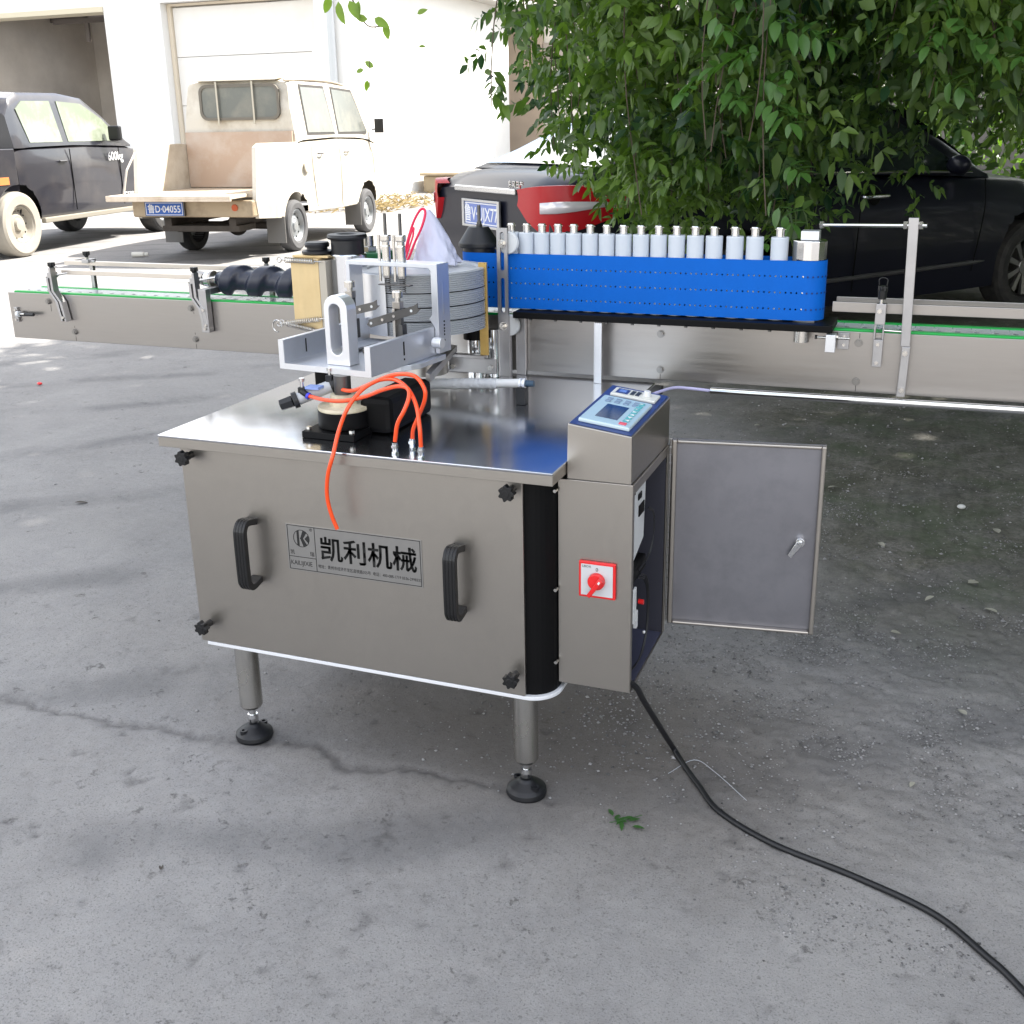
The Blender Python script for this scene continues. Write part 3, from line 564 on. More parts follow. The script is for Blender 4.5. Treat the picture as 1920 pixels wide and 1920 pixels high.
# two label picker posts with blades
def picker(u, v, blade, hi):
    q = MB(HM); q.box(u - .007, u + .007, v - .003, v + .009, .028, hi - .028); q.box(u + .003, u + .012, v - .006, v + .012, .034, .075)
    P = q.build('picker_post', DSTEEL, M, bev=.001)
    MB(HM).prism([(u - .009, hi - .030), (u + .009, hi - .030), (u + .009, hi - .016), (u - .009, hi - .016)], 'y', v - .008, v + .008).build('clamp_block', STEEL, P, bev=.001)
    MB(HM).lathe([(.0001, hi - .016), (.006, hi - .016), (.006, hi - .008), (.011, hi - .008), (.011, hi + .004), (.0095, hi + .006), (.0001, hi + .006)], (u, v, 0), 20).build('thumb_nut', BOLT, P)
    MB(HM).box(u - .009, u - .003, v - .010, v - .003, .05, hi - .03).build('slide_bar', BOLT, P, bev=.0008)
    (a0, b0), (a1, b1) = blade; d_ = Vector((a1 - a0, b1 - b0)).normalized(); nn_ = Vector((-d_.y, d_.x)) * .0085
    A0 = Vector((a0, b0)); A1 = Vector((a1, b1))
    po = [A0 + nn_ * .6 - d_ * .0, A0 + nn_, A1 + nn_, A1 + d_ * .010 + nn_ * 1.3, A1 + d_ * .007, A1 + d_ * .014 - nn_ * .2, A1 - nn_, A0 - nn_, A0 - d_ * .007, ]
    MB(HM).prism([(p.x, p.y) for p in po], 'y', v - .014, v - .0115).build('blade', DSTEEL, P, bev=.0004, segs=1)
    hs_ = MB(HM)
    for f_ in (.04, .92): c_ = A0.lerp(A1, f_); hs_.cyl((c_.x, v - .0146, c_.y), (c_.x, v - .0141, c_.y), .003, n=10)
    hs_.build('blade_hole', WHITE, P); hs_ = MB(HM)
    for f_ in (.3, .55): c_ = A0.lerp(A1, f_); hs_.cyl((c_.x, v - .0165, c_.y), (c_.x, v - .0141, c_.y), .0035, n=6)
    hs_.build('bolt', BOLT, P)
picker(.049, .185, ((.040, .088), (.118, .108)), .150); picker(.182, .165, ((.118, .074), (.232, .110)), .138)
# lower guide strips on the tray
gs = MB(HM); gs.box(.075, .085, .10, .235, .0115, .017); gs.box(.10, .18, .145, .160, .0115, .020); gs.box(.165, .172, .09, .235, .0115, .016); gs.build('guide_strip', DSTEEL, TRY, bev=.001)
# bearing pedestal
pc = Vector((.352, .135, 0))
q = MB(); q.box(.292, .408, .0690, .195, ZT + .0003, ZT + .0135); PB = q.build('pedestal_base', BLKM, M, bev=.0015)
q = MB(); q.lathe([(.0001, ZT + .0137), (.049, ZT + .0137), (.052, ZT + .016), (.052, ZT + .048), (.0001, ZT + .048)], (pc.x, pc.y, 0), 40); q.build('pedestal_cup', BLKM, M)
q = MB(); q.lathe([(.0001, ZT + .0481), (.0505, ZT + .0481), (.0515, ZT + .051), (.0505, ZT + .056), (.028, ZT + .0575), (.027, ZT + .066), (.025, ZT + .078), (.0001, ZT + .078)], (pc.x, pc.y, 0), 40); q.build('pedestal_disc', CREAM, M)
q = MB(); q.lathe([(.0001, ZT + .0782), (.017, ZT + .0782), (.017, .8445), (.0001, .8445)], (pc.x, pc.y, 0), 24); q.build('pedestal_shaft', DSTEEL, M); MB().box(.275, .30, .16, .17, .80, .8445).build('tray_bracket', BLKM, M, bev=.001)
q = MB(); q.box(.385, .455, .135, .33, ZT + .0005, ZT + .074); q.build('drive_housing', BLKM, M, bev=.012)
for (x, y) in ((.302, .082), (.398, .080), (.30, .185)): MB().cyl((x, y, ZT + .0136), (x, y, ZT + .0205), .0058, n=6, smooth=False).build('bolt', BOLT, M)
# rocking shelf under the tray (curved aluminium plate)
MB(HM).prism(arcp(.115, .20, .13, 200, 340, 14) + [(.235, .26), (-.005, .26)], 'z', -.012, -.0006).build('swing_plate', ALU, M, bev=.001)
# pneumatic regulator and hoses
q = MB(); q.cyl((.262, .094, .795), (.330, .146, .822), .0125, n=20); RG = q.build('air_valve', GREYP, M)
q = MB(); q.cyl((.240, .082, .787), (.262, .0935, .795), .0115, .0125, n=6, smooth=False); q.cyl((.262, .094, .795), (.270, .100, .798), .0165, n=20); q.build('valve_end', RUB, RG, bev=.0006, segs=1); q = MB(); q.cyl((.322, .140, .819), (.332, .147, .823), .0155, n=20); q.box(.272, .286, .098, .110, .806, .822); q.box(.316, .330, .132, .144, .826, .842); q.cyl((.279, .100, .815), (.294, .100, .806), .006, n=12); q.cyl((.320, .138, .832), (.330, .139, .821), .006, n=12); q.build('valve_end', RUB, RG, bev=.0006, segs=1)
q = MB(); q.cyl((.279, .104, .822), (.279, .104, .838), .0035, n=12); q.cyl((.279, .104, .834), (.279, .104, .840), .0058, n=12); q.build('needle_screw', CHROME, RG); q = MB(); q.cyl((.323, .138, .842), (.323, .138, .854), .0035, n=12); q.cyl((.323, .138, .850), (.323, .138, .856), .0058, n=12); q.build('needle_screw', CHROME, RG)
q = MB(); q.cyl((.292, .0995, .807), (.297, .0990, .805), .0068, n=14); q.cyl((.327, .1395, .822), (.332, .1385, .821), .0068, n=14); q.build('push_ring', mat('blue_ring', (.05, .05, .6), .4), RG)
q = MB(); q.box(.288, .318, .099, .121, .8195, .8245); q.build('valve_sticker', mat('blue_sticker', (.25, .35, .70), .4), RG)
h1 = [(0.406, -0.012, 0.58), (0.398, -0.016, 0.609), (0.394, -0.02, 0.647), (0.402, -0.025, 0.692), (0.414, -0.02, 0.733), (0.412, 0.01, 0.771), (0.41, 0.05, 0.802), (0.425, 0.08, 0.831), (0.458, 0.09, 0.851), (0.503, 0.08, 0.867), (0.544, 0.07, 0.868), (0.567, 0.06, 0.849), (0.567, 0.06, 0.827), (0.551, 0.064, 0.794), (0.539, 0.064, 0.768), (0.536, 0.064, 0.745)]
h2 = [(0.328, 0.14, 0.821), (0.364, 0.12, 0.818), (0.393, 0.11, 0.822), (0.428, 0.1, 0.837), (0.463, 0.09, 0.852), (0.499, 0.08, 0.856), (0.534, 0.06, 0.845), (0.559, 0.04, 0.821), (0.574, 0.02, 0.787), (0.576, 0.018, 0.749)]
h3 = [(0.294, 0.1, 0.806), (0.344, 0.08, 0.806), (0.391, 0.07, 0.81), (0.438, 0.07, 0.822), (0.478, 0.06, 0.839), (0.512, 0.06, 0.849), (0.538, 0.05, 0.849), (0.545, 0.04, 0.835), (0.539, 0.03, 0.812), (0.525, 0.028, 0.786), (0.518, 0.028, 0.752)]
for h_ in (h1, h2, h3): MB().tube(spline(h_, 7), .0040, 10).build('air_hose', ORANGE, M)
for x, y in ((.517, .0284), (.535, .0636), (.5755, .0181)):
    q = MB(); q.cyl((x, y, ZT + .0003), (x, y, ZT + .004), .0075, n=6, smooth=False); q.cyl((x, y, ZT + .004), (x, y, ZT + .011), .0052, n=16); q.cyl((x, y, ZT + .011), (x, y, ZT + .016), .0070, n=8, smooth=False); q.cyl((x, y, ZT + .016), (x, y, ZT + .021), .0052, n=16); q.build('hose_fitting', CHROME, M)
# ---- drum that carries the label plates
dc = Vector((.325, .575, 0)); DRr = .1455
prof = [(.0001, .862), (.11, .862), (DRr, .866)]; z = .866
while z < .998:
    prof += [(DRr, z + .0022), (DRr - .0022, z + .0028), (DRr - .0022, z + .0040), (DRr, z + .0046)]; z += .0046
    if int(z * 1000) % 31 < 5 and len(prof) > 8: pass
prof += [(DRr, 1.000), (DRr - .004, 1.003), (DRr - .018, 1.003), (DRr - .020, .998), (.0001, .998)]
MB().lathe(prof, dc, 72).build('label_drum', DRUM, M)
for z in (.898, .929, .960):
    MB().lathe([(DRr + .0003, z), (DRr + .0009, z + .0002), (DRr + .0009, z + .0022), (DRr + .0003, z + .0024)], dc, 72).build('drum_groove', BLKM, M)
seg = MB(); seg.lathe([(DRr + .0012, .866), (DRr + .004, .866), (DRr + .004, 1.0), (DRr + .0012, 1.0)], dc, 14, arc=(205, 262)); seg.build('label_pad', ALUW, M, bev=.0005)
q = MB(); q.lathe([(.0001, .755), (.05, .755), (.05, .861), (.0001, .861)], dc, 28); q.build('drum_shaft', STEEL, M)
q = MB(); q.cyl((.415, .665, ZT + .001), (.415, .665, .86), .022, n=24); q.cyl((.45, .69, ZT + .001), (.45, .69, .845), .016, n=24); q.build('drive_shaft', CHROME, M); q = MB(); q.cyl((.415, .665, .825), (.415, .665, .862), .030, n=24); q.build('shaft_collar', BLKM, M)
# ---- glue roller station
q = MB(); q.lathe([(.0001, .862), (.0425, .862), (.0425, 1.030), (.041, 1.032), (.0001, 1.032)], (.150, .545, 0), 40); q.build('glue_roller', mat('ground_steel', (.6, .62, .66), .18, 1, noise=.04, nscale=60, stretch=(1, 1, .05)), M)
q = MB(); q.lathe([(.0001, 1.0322), (.038, 1.0322), (.038, 1.062), (.0385, 1.064), (.0445, 1.066), (.0465, 1.070), (.0445, 1.076), (.036, 1.077), (.026, 1.0765), (.021, 1.074), (.019, 1.067), (.0001, 1.067)], (.150, .545, 0), 40); q.build('roller_cap', RUB, M)
GB = MB(); GB.box(.030, .1035, .487, .560, .862, 1.024); GBo = GB.build('glue_box', WOODB, M, bev=.001)
MB().box(.104, .1225, .487, .56, .866, 1.020).build('scraper_plate', mat('sand_plate', (.50, .46, .40), .45, .7), M, bev=.001)
MB().box(.028, .122, .500, .556, 1.0245, 1.030).build('glue_box_lid', WOODB, M, bev=.001)
q = MB(); q.lathe([(.0001, 1.0302), (.031, 1.0302), (.036, 1.033), (.036, 1.038), (.031, 1.040), (.024, 1.041), (.024, 1.046), (.028, 1.047), (.029, 1.053), (.026, 1.058), (.0001, 1.0585)], (.078, .53, 0), 36); q.build('roller_cap', RUB, M)
def spring(a, b_, ring=False):
    a = Vector(a); b_ = Vector(b_); d_ = (b_ - a).normalized(); q = MB(); q.tube(coil(a + d_ * .012, b_ - d_ * .01, .0058, 17, .001), .0011, 5); q.tube([b_ - d_ * .012, b_ + d_ * .008], .0014, 6)
    q.tube([a - d_ * .004 + Vector((.006 * math.cos(t), 0, .006 * math.sin(t))) for t in [2 * PI * i / 12 for i in range(12)]], .0016, 6, cl=True); q.tube([a + d_ * .002, a + d_ * .014], .0016, 6)
    return q.build('tension_spring', BOLT, M)
spring((.010, .478, 1.021), (.108, .478, 1.019)); spring((-.004, .478, .872), (.112, .478, .889)); spring((.004, .478, .874), (.092, .478, .860))
q = MB(); q.tube([Vector((-.014 + .012 * math.cos(t), .478, .866 + .014 * math.sin(t))) for t in [2 * PI * i / 18 for i in range(15)]], .0016, 6); q.build('pull_ring', CHROME, M)
# green gear block with steel nut
NX = .124
q = MB(); q.box(.088, .170, .66, .735, .873, 1.0205); q.build('gear_housing', GREENB, M, bev=.003)
q = MB(); q.cyl((NX, .69, 1.0207), (NX, .69, 1.034), .0225, n=6, smooth=False); q.cyl((NX, .69, 1.034), (NX, .69, 1.0585), .0145, n=24); q.build('steel_nut', BOLT, M, bev=.001)
# brass scale strip right of the drum
BS = MB(); BS.box(.4535, .4735, .598, .604, .800, 1.013); BSo = BS.build('brass_strip', BRASS, M, bev=.0005)
ho = MB()
for k in range(6): ho.cyl((.4635, .5976, .90 + k * .0195), (.4635, .5970, .90 + k * .0195), .0016, n=8)
ho.build('strip_pin', CHROME, BSo)
ho = MB()
for k in range(16):
    for u in (-.005, .006): ho.cyl((.4635 + u, .5978, .884 + k * .0085), (.4635 + u, .5974, .884 + k * .0085), .0008, n=6)
ho.build('strip_hole', mat('brass_dark', (.2, .12, .04), .5), BSo)
q = MB(); q.box(.366, .486, .612, .622, .753, .788); q.box(.288, .466, .590, .610, .792, .800); q.build('arm_link', STEELD, M, bev=.001)
q = MB(); q.hexa([(.455, .30, .805), (.475, .28, .805), (.385, .62, .80), (.365, .63, .80), (.455, .30, .822), (.475, .28, .822), (.385, .62, .815), (.365, .63, .815)]); q.build('arm_link', STEELD, M, bev=.001)
for (x, z) in ((.378, .766), (.474, .769)): MB().cyl((x, .606, z), (x, .6118, z), .0065, n=6, smooth=False).build('bolt', BOLT, M)
# tall slotted post with two guide wheels
PO = MB(); z0, z1 = ZT + .0005, 1.081; xa, xb = .4595, .4865; xm = (xa + xb) / 2
def slot_ring(a, b_, s0, s1, w_=.010):
    k = 8; inner = stad(xm, w_, s0, s1, k); outer = []
    for i in range(k + 1): outer.append((xb - (xb - xa) * i / k, b_))
    for i in range(k + 1): outer.append((xa + (xb - xa) * i / k, a))
    PO.ring(outer, inner, 'y', .6985, .7045)
slot_ring(.975, z1, .983, 1.072); slot_ring(.874, .975, .884, .966); PO.prism([(xa, z0), (xb, z0), (xb, .874), (xa, .874)], 'y', .6985, .7045)
PO.box(xb - .003, xb + .001, .7046, .716, z0, .874)
POo = PO.build('slotted_post', STEELD, M)
for z in (1.046, .852):
    q = MB(); q.lathe([(.0001, .7056), (.024, .7056), (.026, .708), (.024, .711), (.019, .712), (.024, .713), (.026, .716), (.024, .7185), (.0001, .7185)], (.4835, 0, z), 32, axis='y'); q.build('guide_wheel', mat('clear_nylon', (.66, .68, .70), .25, 0, coat=.3), POo)
    q = MB(); q.cyl((.4735, .6984, z), (.4735, .6955, z), .0100, n=16); q.cyl((.4735, .6955, z), (.4735, .688, z), .0072, n=6, smooth=False); q.cyl((.4735, .688, z), (.4735, .684, z), .0035, n=12); q.build('bolt', BOLT, POo)
q = MB(); q.box(.494, .5185, .7255, .7385, ZT + .0005, .868); q.build('support_post', STEELD, M, bev=.001)
q = MB(); q.box(.7010, .7030, .690, .7385, ZT + .0005, .871); q.box(.7031, .7195, .690, .692, ZT + .0005, .871); q.build('angle_strut', ALUW, M, bev=.0005)
# ---- roller belt unit over the conveyor
MB().box(.500, 1.232, .690, .812, .8730, .8885).build('belt_base_plate', BLKM, M, bev=.002)
q = MB()
for k in range(11): q.cyl((.54 + k * .062, .705, .868), (.54 + k * .062, .705, .8728), .004, n=6)
q.build('base_screw', DSTEEL, M)
BY, BR_, bx0, bx1, bz0, bz1 = .762, .040, .388, 1.166, .892, 1.0205
bl = MB(); yf = BY - BR_; cell = .0116; x = bx0; rows = (.916, .9515, .9865); hh = cell / 2
zs = [bz0]
for r_ in rows: zs += [r_ - hh, r_ + hh]
zs.append(bz1)
nc = int((bx1 - bx0) / cell); cell = (bx1 - bx0) / nc
for i in range(0, len(zs), 2): bl.add([(bx0, yf, zs[i]), (bx1, yf, zs[i]), (bx1, yf, zs[i + 1]), (bx0, yf, zs[i + 1])], [(0, 1, 2, 3)])
for r_ in rows:
    for c_ in range(nc):
        cx_ = bx0 + (c_ + .5) * cell; out = []; inn = []
        for a, (sx, sz) in enumerate(((1, 0), (1, 1), (0, 1), (-1, 1), (-1, 0), (-1, -1), (0, -1), (1, -1))):
            out.append((cx_ + sx * cell / 2, yf, r_ + sz * hh)); inn.append((cx_ + .0021 * math.cos(a * PI / 4), yf, r_ + .0021 * math.sin(a * PI / 4)))
        bl.add(out + inn, [(k, (k + 1) % 8, 8 + (k + 1) % 8, 8 + k) for k in range(8)])
for (cx_, a0, a1) in ((bx1, -90, 90), (bx0, 90, 270)):
    m_ = 20; vs = []
    for i in range(m_ + 1):
        t_ = R(a0 + (a1 - a0) * i / m_)
        for z_ in (bz0, bz1): vs.append((cx_ + BR_ * math.cos(t_), BY + BR_ * math.sin(t_), z_))
    bl.add(vs, [(2 * i, 2 * i + 2, 2 * i + 3, 2 * i + 1) for i in range(m_)], True)
bl.add([(bx0, BY + BR_, bz0), (bx1, BY + BR_, bz0), (bx1, BY + BR_, bz1), (bx0, BY + BR_, bz1)], [(0, 1, 2, 3)])
BLT = bl.build('blue_belt', BLUE, M, fix=False)
pd = MB()
for r_ in rows:
    for k in range(7):
        t_ = R(-84 + k * 16); pd.cyl((bx1 + (BR_ + .0009) * math.cos(t_), BY + (BR_ + .0009) * math.sin(t_), r_), (bx1 + (BR_ + .0013) * math.cos(t_), BY + (BR_ + .0013) * math.sin(t_), r_), .0021, n=8)
pd.build('perforation', mat('perforation_navy', (.002, .02, .14), .6), BLT)
# rollers
px_ = [963, 994, 1025, 1057, 1088, 1120, 1152, 1184, 1217, 1250, 1283, 1317, 1351, 1388, 1423, 1466]
xs = [.4861 + (p - 963 - 5) * (1.1043 - .4861) / (1466 - 968) for p in px_]
r0 = MB().lathe([(.0001, .8895), (.0178, .8895), (.0189, .892), (.0189, 1.0665), (.0182, 1.0680), (.0001, 1.0680)], (xs[0], BY - .018, 0), 28).build('belt_roller', FROST, M)
q = MB(); q.lathe([(.0001, 1.0681), (.0088, 1.0681), (.0088, 1.0870), (.0078, 1.0885), (.0001, 1.0885)], (xs[0], BY - .018, 0), 20); q.build('roller_shaft', CHROME, r0)
q = MB(); q.lathe([(.0090, 1.0835), (.0100, 1.0835), (.0100, 1.0845), (.0090, 1.0845), (.0090, 1.0835)], (xs[0], BY - .018, 0), 20); q.box(xs[0] - .0115, xs[0] + .0115, BY - .0185, BY - .0175, 1.0836, 1.0846); q.build('circlip', BOLT, r0)
for x in xs[1:]: inst(r0, (x - xs[0], 0, 0), M)
q = MB(); q.lathe([(.0001, .884), (.0365, .884), (.0370, .886), (.0370, 1.060), (.0352, 1.062), (.0001, 1.062)], (1.166, BY, 0), 14, smooth=False); BRo = q.build('tension_roller', CHROME, M, bev=.001)
q = MB(); q.box(1.148, 1.186, BY - .019, BY + .019, 1.0625, 1.0815); q.build('bearing_block', ALUW, BRo, bev=.001)
q = MB(); q.lathe([(.0001, .848), (.017, .848), (.017, .8725), (.0001, .8725)], (1.166, BY - .05, 0), 20); q.build('roller_axle', BOLT, BRo)
q = MB(); q.lathe([(.0001, .8895), (.0385, .8895), (.0385, 1.030), (.0001, 1.030)], (.388, BY, 0), 36); DRo = q.build('drive_roller', RUB, M)
q = MB(); q.lathe([(.0001, 1.0301), (.0475, 1.0301), (.0490, 1.033), (.0490, 1.040), (.0470, 1.043), (.0270, 1.074), (.0240, 1.078), (.0001, 1.078)], (.388, BY, 0), 40); q.build('roller_cone', RUB, DRo)
q = MB(); q.cyl((.390, BY, 1.0781), (.390, BY, 1.084), .008, n=6, smooth=False); q.cyl((.390, BY, 1.084), (.390, BY, 1.090), .006, n=12); q.cyl((.390, BY, 1.090), (.390, BY, 1.128), .0042, n=12); q.build('threaded_stud', DSTEEL, DRo)
# tension rod and adjusting block
q = MB(); q.box(1.219, 1.2395, .690, .715, .8315, .8695); q.build('adjusting_block', ALUW, M, bev=.001)
q = MB(); q.cyl((1.196, .700, .862), (1.268, .700, .862), .0026, n=10); q.cyl((1.196, .700, .862), (1.201, .700, .862), .0050, n=6); q.cyl((1.2398, .700, .862), (1.2445, .700, .862), .0055, n=6); q.build('adjusting_screw', BOLT, M)

# ================================================================== CONVEYOR
CV = empty('conveyor', (.5, .80, 0), 'long stainless steel slat conveyor with green edge strip running behind the machine', 'conveyor')
CX0, CX1, CY0, CY1, CZ0, CZ1 = -1.0988, 2.35, .7412, .868, .7366, .8700
q = MB(); q.box(CX0, CX1, CY0, CY0 + .003, CZ0, CZ1); q.box(CX0, CX1, CY1, CY1 + .003, CZ0, CZ1 - .003); q.box(CX0, CX1, CY0 + .003, CY1, CZ0, CZ0 + .003); q.build('conveyor_frame', STEELH, CV, bev=.0012)
q = MB(); q.box(CX0 + .02, CX1, CY0 + .0035, CY0 + .020, CZ1 - .004, CZ1 + .0048); q.build('green_strip', GREEN, CV, bev=.002)
q = MB(); q.box(CX0 + .02, CX1, CY1 - .018, CY1 - .0005, CZ1 - .004, CZ1 + .003); q.build('green_strip', GREEN, CV, bev=.002)
# slats: interlocking plates 38 mm apart
def slat_mb(x):
    q = MB(); a, b_ = CY0 + .0215, CY1 - .0195; p = .0381; g_ = .0012; f = (b_ - a) / 5
    q.prism([(x, a), (x + p - g_, a), (x + p - g_, a + f), (x + p + .006, a + f * 1.1), (x + p + .006, a + 1.9 * f), (x + p - g_, a + 2 * f), (x + p - g_, a + 3 * f), (x + p + .006, a + 3.1 * f), (x + p + .006, a + 3.9 * f), (x + p - g_, a + 4 * f), (x + p - g_, b_), (x, b_), (x, a + 4.05 * f), (x + .0075, a + 3.95 * f), (x + .0075, a + 3.05 * f), (x, a + 2.95 * f), (x, a + 2.05 * f), (x + .0075, a + 1.95 * f), (x + .0075, a + 1.05 * f), (x, a + .95 * f)], 'z', CZ1 - .004, CZ1 + .0005)
    return q
s0 = slat_mb(CX0 + .02).build('chain_slat', SLAT, CV, bev=.0004, segs=1)
pin = MB().box(CX0 + .024, CX0 + .034, CY0 + .050, CY0 + .053, CZ1 + .0006, CZ1 + .0012); pin.box(CX0 + .0215, CX0 + .0235, CY0 + .0225, CY0 + .0255, CZ1 + .0006, CZ1 + .003); pin = pin.build('slat_joint', SLATD, s0)
k = 1
while CX0 + .02 + k * .0381 < CX1 - .05: inst(s0, (k * .0381, 0, 0), CV); k += 1
MB().box(CX0 + .02, CX1, CY0 + .02, CY1 - .019, CZ1 - .012, CZ1 - .0045).build('chain_bed', SLATD, CV)
# hex bolts on the side
def cbolt(x, z, y=CY0):
    q = MB(); q.cyl((x, y - .0015, z), (x, y - .0002, z), .0092, n=18); q.cyl((x, y - .0070, z), (x, y - .0015, z), .0072, n=6, smooth=False); q.cyl((x, y - .0082, z), (x, y - .0070, z), .0042, n=12); q.build('bolt', mat('bolt_dull', (.30, .29, .28), .35, 1), CV)
for x, z in ((.8469, .8441), (.8478, .760), (1.2849, .8461), (1.2859, .761), (-.9507, .8486), (-.869, .7645), (-.4577, .8491), (-.4529, .7644), (1.80, .845), (1.80, .76)): cbolt(x, z)
mk = MB()
for x, z0_, z1_ in ((.8478, .738, .750), (1.2859, .738, .752), (1.286, .856, .867), (-.869, .738, .751), (-.869, .776, .781), (-.4529, .738, .751), (-.4529, .777, .783), (-.945, .82, .838), (-.45, .834, .84)): mk.box(x - .0006, x + .0006, CY0 - .0003, CY0 + .0001, z0_, z1_)
mk.build('scribe_mark', INK, CV)
# guide rails on the left
q = MB(); q.prism([(.757, .9250), (.769, .9250), (.769, .931), (.772, .931), (.772, .9375), (.757, .9375)], 'x', -.905, -.452); q.build('guide_rail', mat('rail_alu', (.66, .60, .54), .35, .75), CV, bev=.001)
q = MB(); q.prism([(.858, .9380), (.872, .9380), (.872, .9505), (.858, .9505)], 'x', -.985, -.30); q.build('guide_rail', MATS['rail_alu'], CV, bev=.001)
def rail_bracket(x, knob_y=.735, slope=-1, base=.797, kz=.950):
    q = MB(); d_ = .034
    for o_ in (0, .013):
        q.prism([(x + d_ + o_, base), (x + d_ + o_ + .006, base), (x + d_ - .009 + o_ + .006, base + .055), (x + o_ + .009, base + .085), (x + o_ + .007, base + .122 + o_ * 2.2), (x + o_, base + .122 + o_ * 2.2), (x + o_ + .001, base + .085), (x + d_ - .012 + o_, base + .055)], 'y', .717, .7385)
    q.box(x + .001, x + .019, .722, .745, .918, .934); B = q.build('rail_bracket', STEELD, CV, bev=.001)
    q = MB(); q.cyl((x + .010, .735, .934), (x + .010, .735, kz - .004), .0042, n=10); q.cyl((x - .008, .728, .922), (x + .020, .748, .926), .0050, n=10); q.cyl((x + .012, .738, .925), (x + .05, .765, .930), .0032, n=8); q.build('clamp_screw', BOLT, B)
    star_knob(MB(), 'z', (x + .010, .735, kz), r=.0092, h=.011, st=.007).build('knob', BLK, B, bev=.0008, segs=1)
    MB().cyl((x + d_ + .0105, .7165, base + .012), (x + d_ + .0105, .712, base + .012), .0042, n=6, smooth=False).build('bolt', BOLT, B)
    return B
rail_bracket(-.926); rail_bracket(-.440)
def back_bracket(x, y, z):
    q = MB(); q.box(x - .006, x + .006, .872, .884, .80, z - .022); q.box(x - .012, x + .012, .85, .884, z - .022, z - .012); q.cyl((x - .02, .866, z - .017), (x + .03, .858, z - .017), .0035, n=8); B = q.build('rail_bracket', STEELD, CV, bev=.001)
    q = MB(); q.cyl((x, y, z - .012), (x, y, z), .004, n=10); q.cyl((x, y, z - .012), (x, y, z - .006), .007, n=6); q.build('clamp_screw', BOLT, B)
    star_knob(MB(), 'z', (x, y, z), r=.0092, h=.011, st=.006).build('knob', BLK, B, bev=.0008, segs=1)
back_bracket(-.900, .860, .968); back_bracket(-.285, .860, .966)
# screw feeder
q = MB(); q.box(-.412, -.388, .7180, .7385, .789, .905); q.box(-.4125, -.388, .739, .82, .889, .905); q.build('screw_support', STEELD, CV, bev=.001)
for z in (.8, .85): MB().cyl((-.400, .7178, z), (-.400, .7135, z), .0045, n=6, smooth=False).build('bolt', BOLT, CV)
sy_, sz_ = .800, .921
q = MB(); N = 120; m_ = 28; vs = []; x0_, x1_ = -.405, .02
for i in range(N + 1):
    x = x0_ + (x1_ - x0_) * i / N; env = min(1, max(0, (x - x0_) / .03))
    for k in range(m_):
        t_ = 2 * PI * k / m_; ph = (x - x0_) / .094 * 2 * PI + t_
        s_ = .5 + .5 * math.cos(ph + .35 * math.sin(ph)); s_ = min(1, max(0, (s_ - .06) / .50)); s_ = s_ * s_ * (3 - 2 * s_)
        rr = (.0265 + .0150 * s_) * (.55 + .45 * env); vs.append((x, sy_ + rr * math.cos(t_), sz_ + rr * math.sin(t_)))
q.add(vs, [(i * m_ + k, i * m_ + (k + 1) % m_, (i + 1) * m_ + (k + 1) % m_, (i + 1) * m_ + k) for i in range(N) for k in range(m_)], True); q.add(vs[:m_], [tuple(range(m_))]); q.add(vs[-m_:], [tuple(range(m_))])
SCW = q.build('feed_screw', mat('navy_nylon', (.018, .022, .04), .33, 0, noise=.2, nscale=12), CV)
q = MB(); q.cyl((-.455, sy_, sz_), (-.404, sy_, sz_), .0135, n=24); q.cyl((-.440, sy_, sz_), (-.424, sy_, sz_), .021, n=24); q.build('screw_shaft', CHROME, SCW)
q = MB(); q.cyl((-.424, sy_, sz_), (-.416, sy_, sz_), .0235, n=24); q.cyl((-.47, sy_ + .01, sz_ + .004), (-.441, sy_, sz_), .020, n=20); q.build('shaft_collar', STEEL, SCW)
# left end tensioner
q = MB(); q.box(-1.078, -1.066, .7335, .7408, .785, .828); q.build('sensor_plate', STEELD, CV, bev=.001)
q = MB(); q.cyl((-1.060, .728, .809), (-1.028, .722, .8115), .0035, n=10); q.build('stud', BOLT, CV); q = MB(); q.cyl((-1.062, .728, .809), (-1.052, .727, .81), .0085, n=12); q.build('cable_nut', WHITE, CV); q = MB(); q.cyl((-1.048, .728, .809), (-.995, .722, .811), .0055, .0045, n=10); q.build('sensor_body', RUB, CV)
for z in (.792, .820): MB().cyl((-1.072, .7334, z), (-1.072, .729, z), .003, n=8).build('bolt', BOLT, CV)
# right side: long post, rod, bracket, rails
q = MB(); q.hexa([(1.3720, .7105, .7395), (1.3895, .7105, .7395), (1.3895, .7205, .7395), (1.3720, .7205, .7395), (1.3745, .7105, .848), (1.3915, .7105, .848), (1.3915, .7205, .848), (1.3745, .7205, .848)]); q.hexa([(1.3715, .7100, .8482), (1.3905, .7100, .8482), (1.3905, .7200, .8482), (1.3715, .7200, .8482), (1.3645, .7100, 1.1145), (1.3845, .7100, 1.1145), (1.3845, .7200, 1.1145), (1.3645, .7200, 1.1145)]); PS = q.build('tension_post', STEELD, CV, bev=.0012)
for z in (.835, .755): q = MB(); q.cyl((1.3815, .7098, z), (1.3815, .7045, z), .0060, n=6, smooth=False); q.cyl((1.3815, .7044, z), (1.3815, .7035, z), .0035, n=10); q.build('bolt', BOLT, PS)
q = MB(); q.cyl((1.186, .748, 1.0945), (1.366, .7155, 1.0985), .0042, n=12); q.cyl((1.3848, .715, 1.099), (1.401, .712, 1.099), .0042, n=12); q.build('tension_rod', CHROME, PS)
for a, b_ in ((1.356, 1.3635), (1.3855, 1.393)): MB().cyl((a, .716, 1.0985), (b_, .715, 1.099), .0085, n=6, smooth=False).build('nut', BOLT, PS)
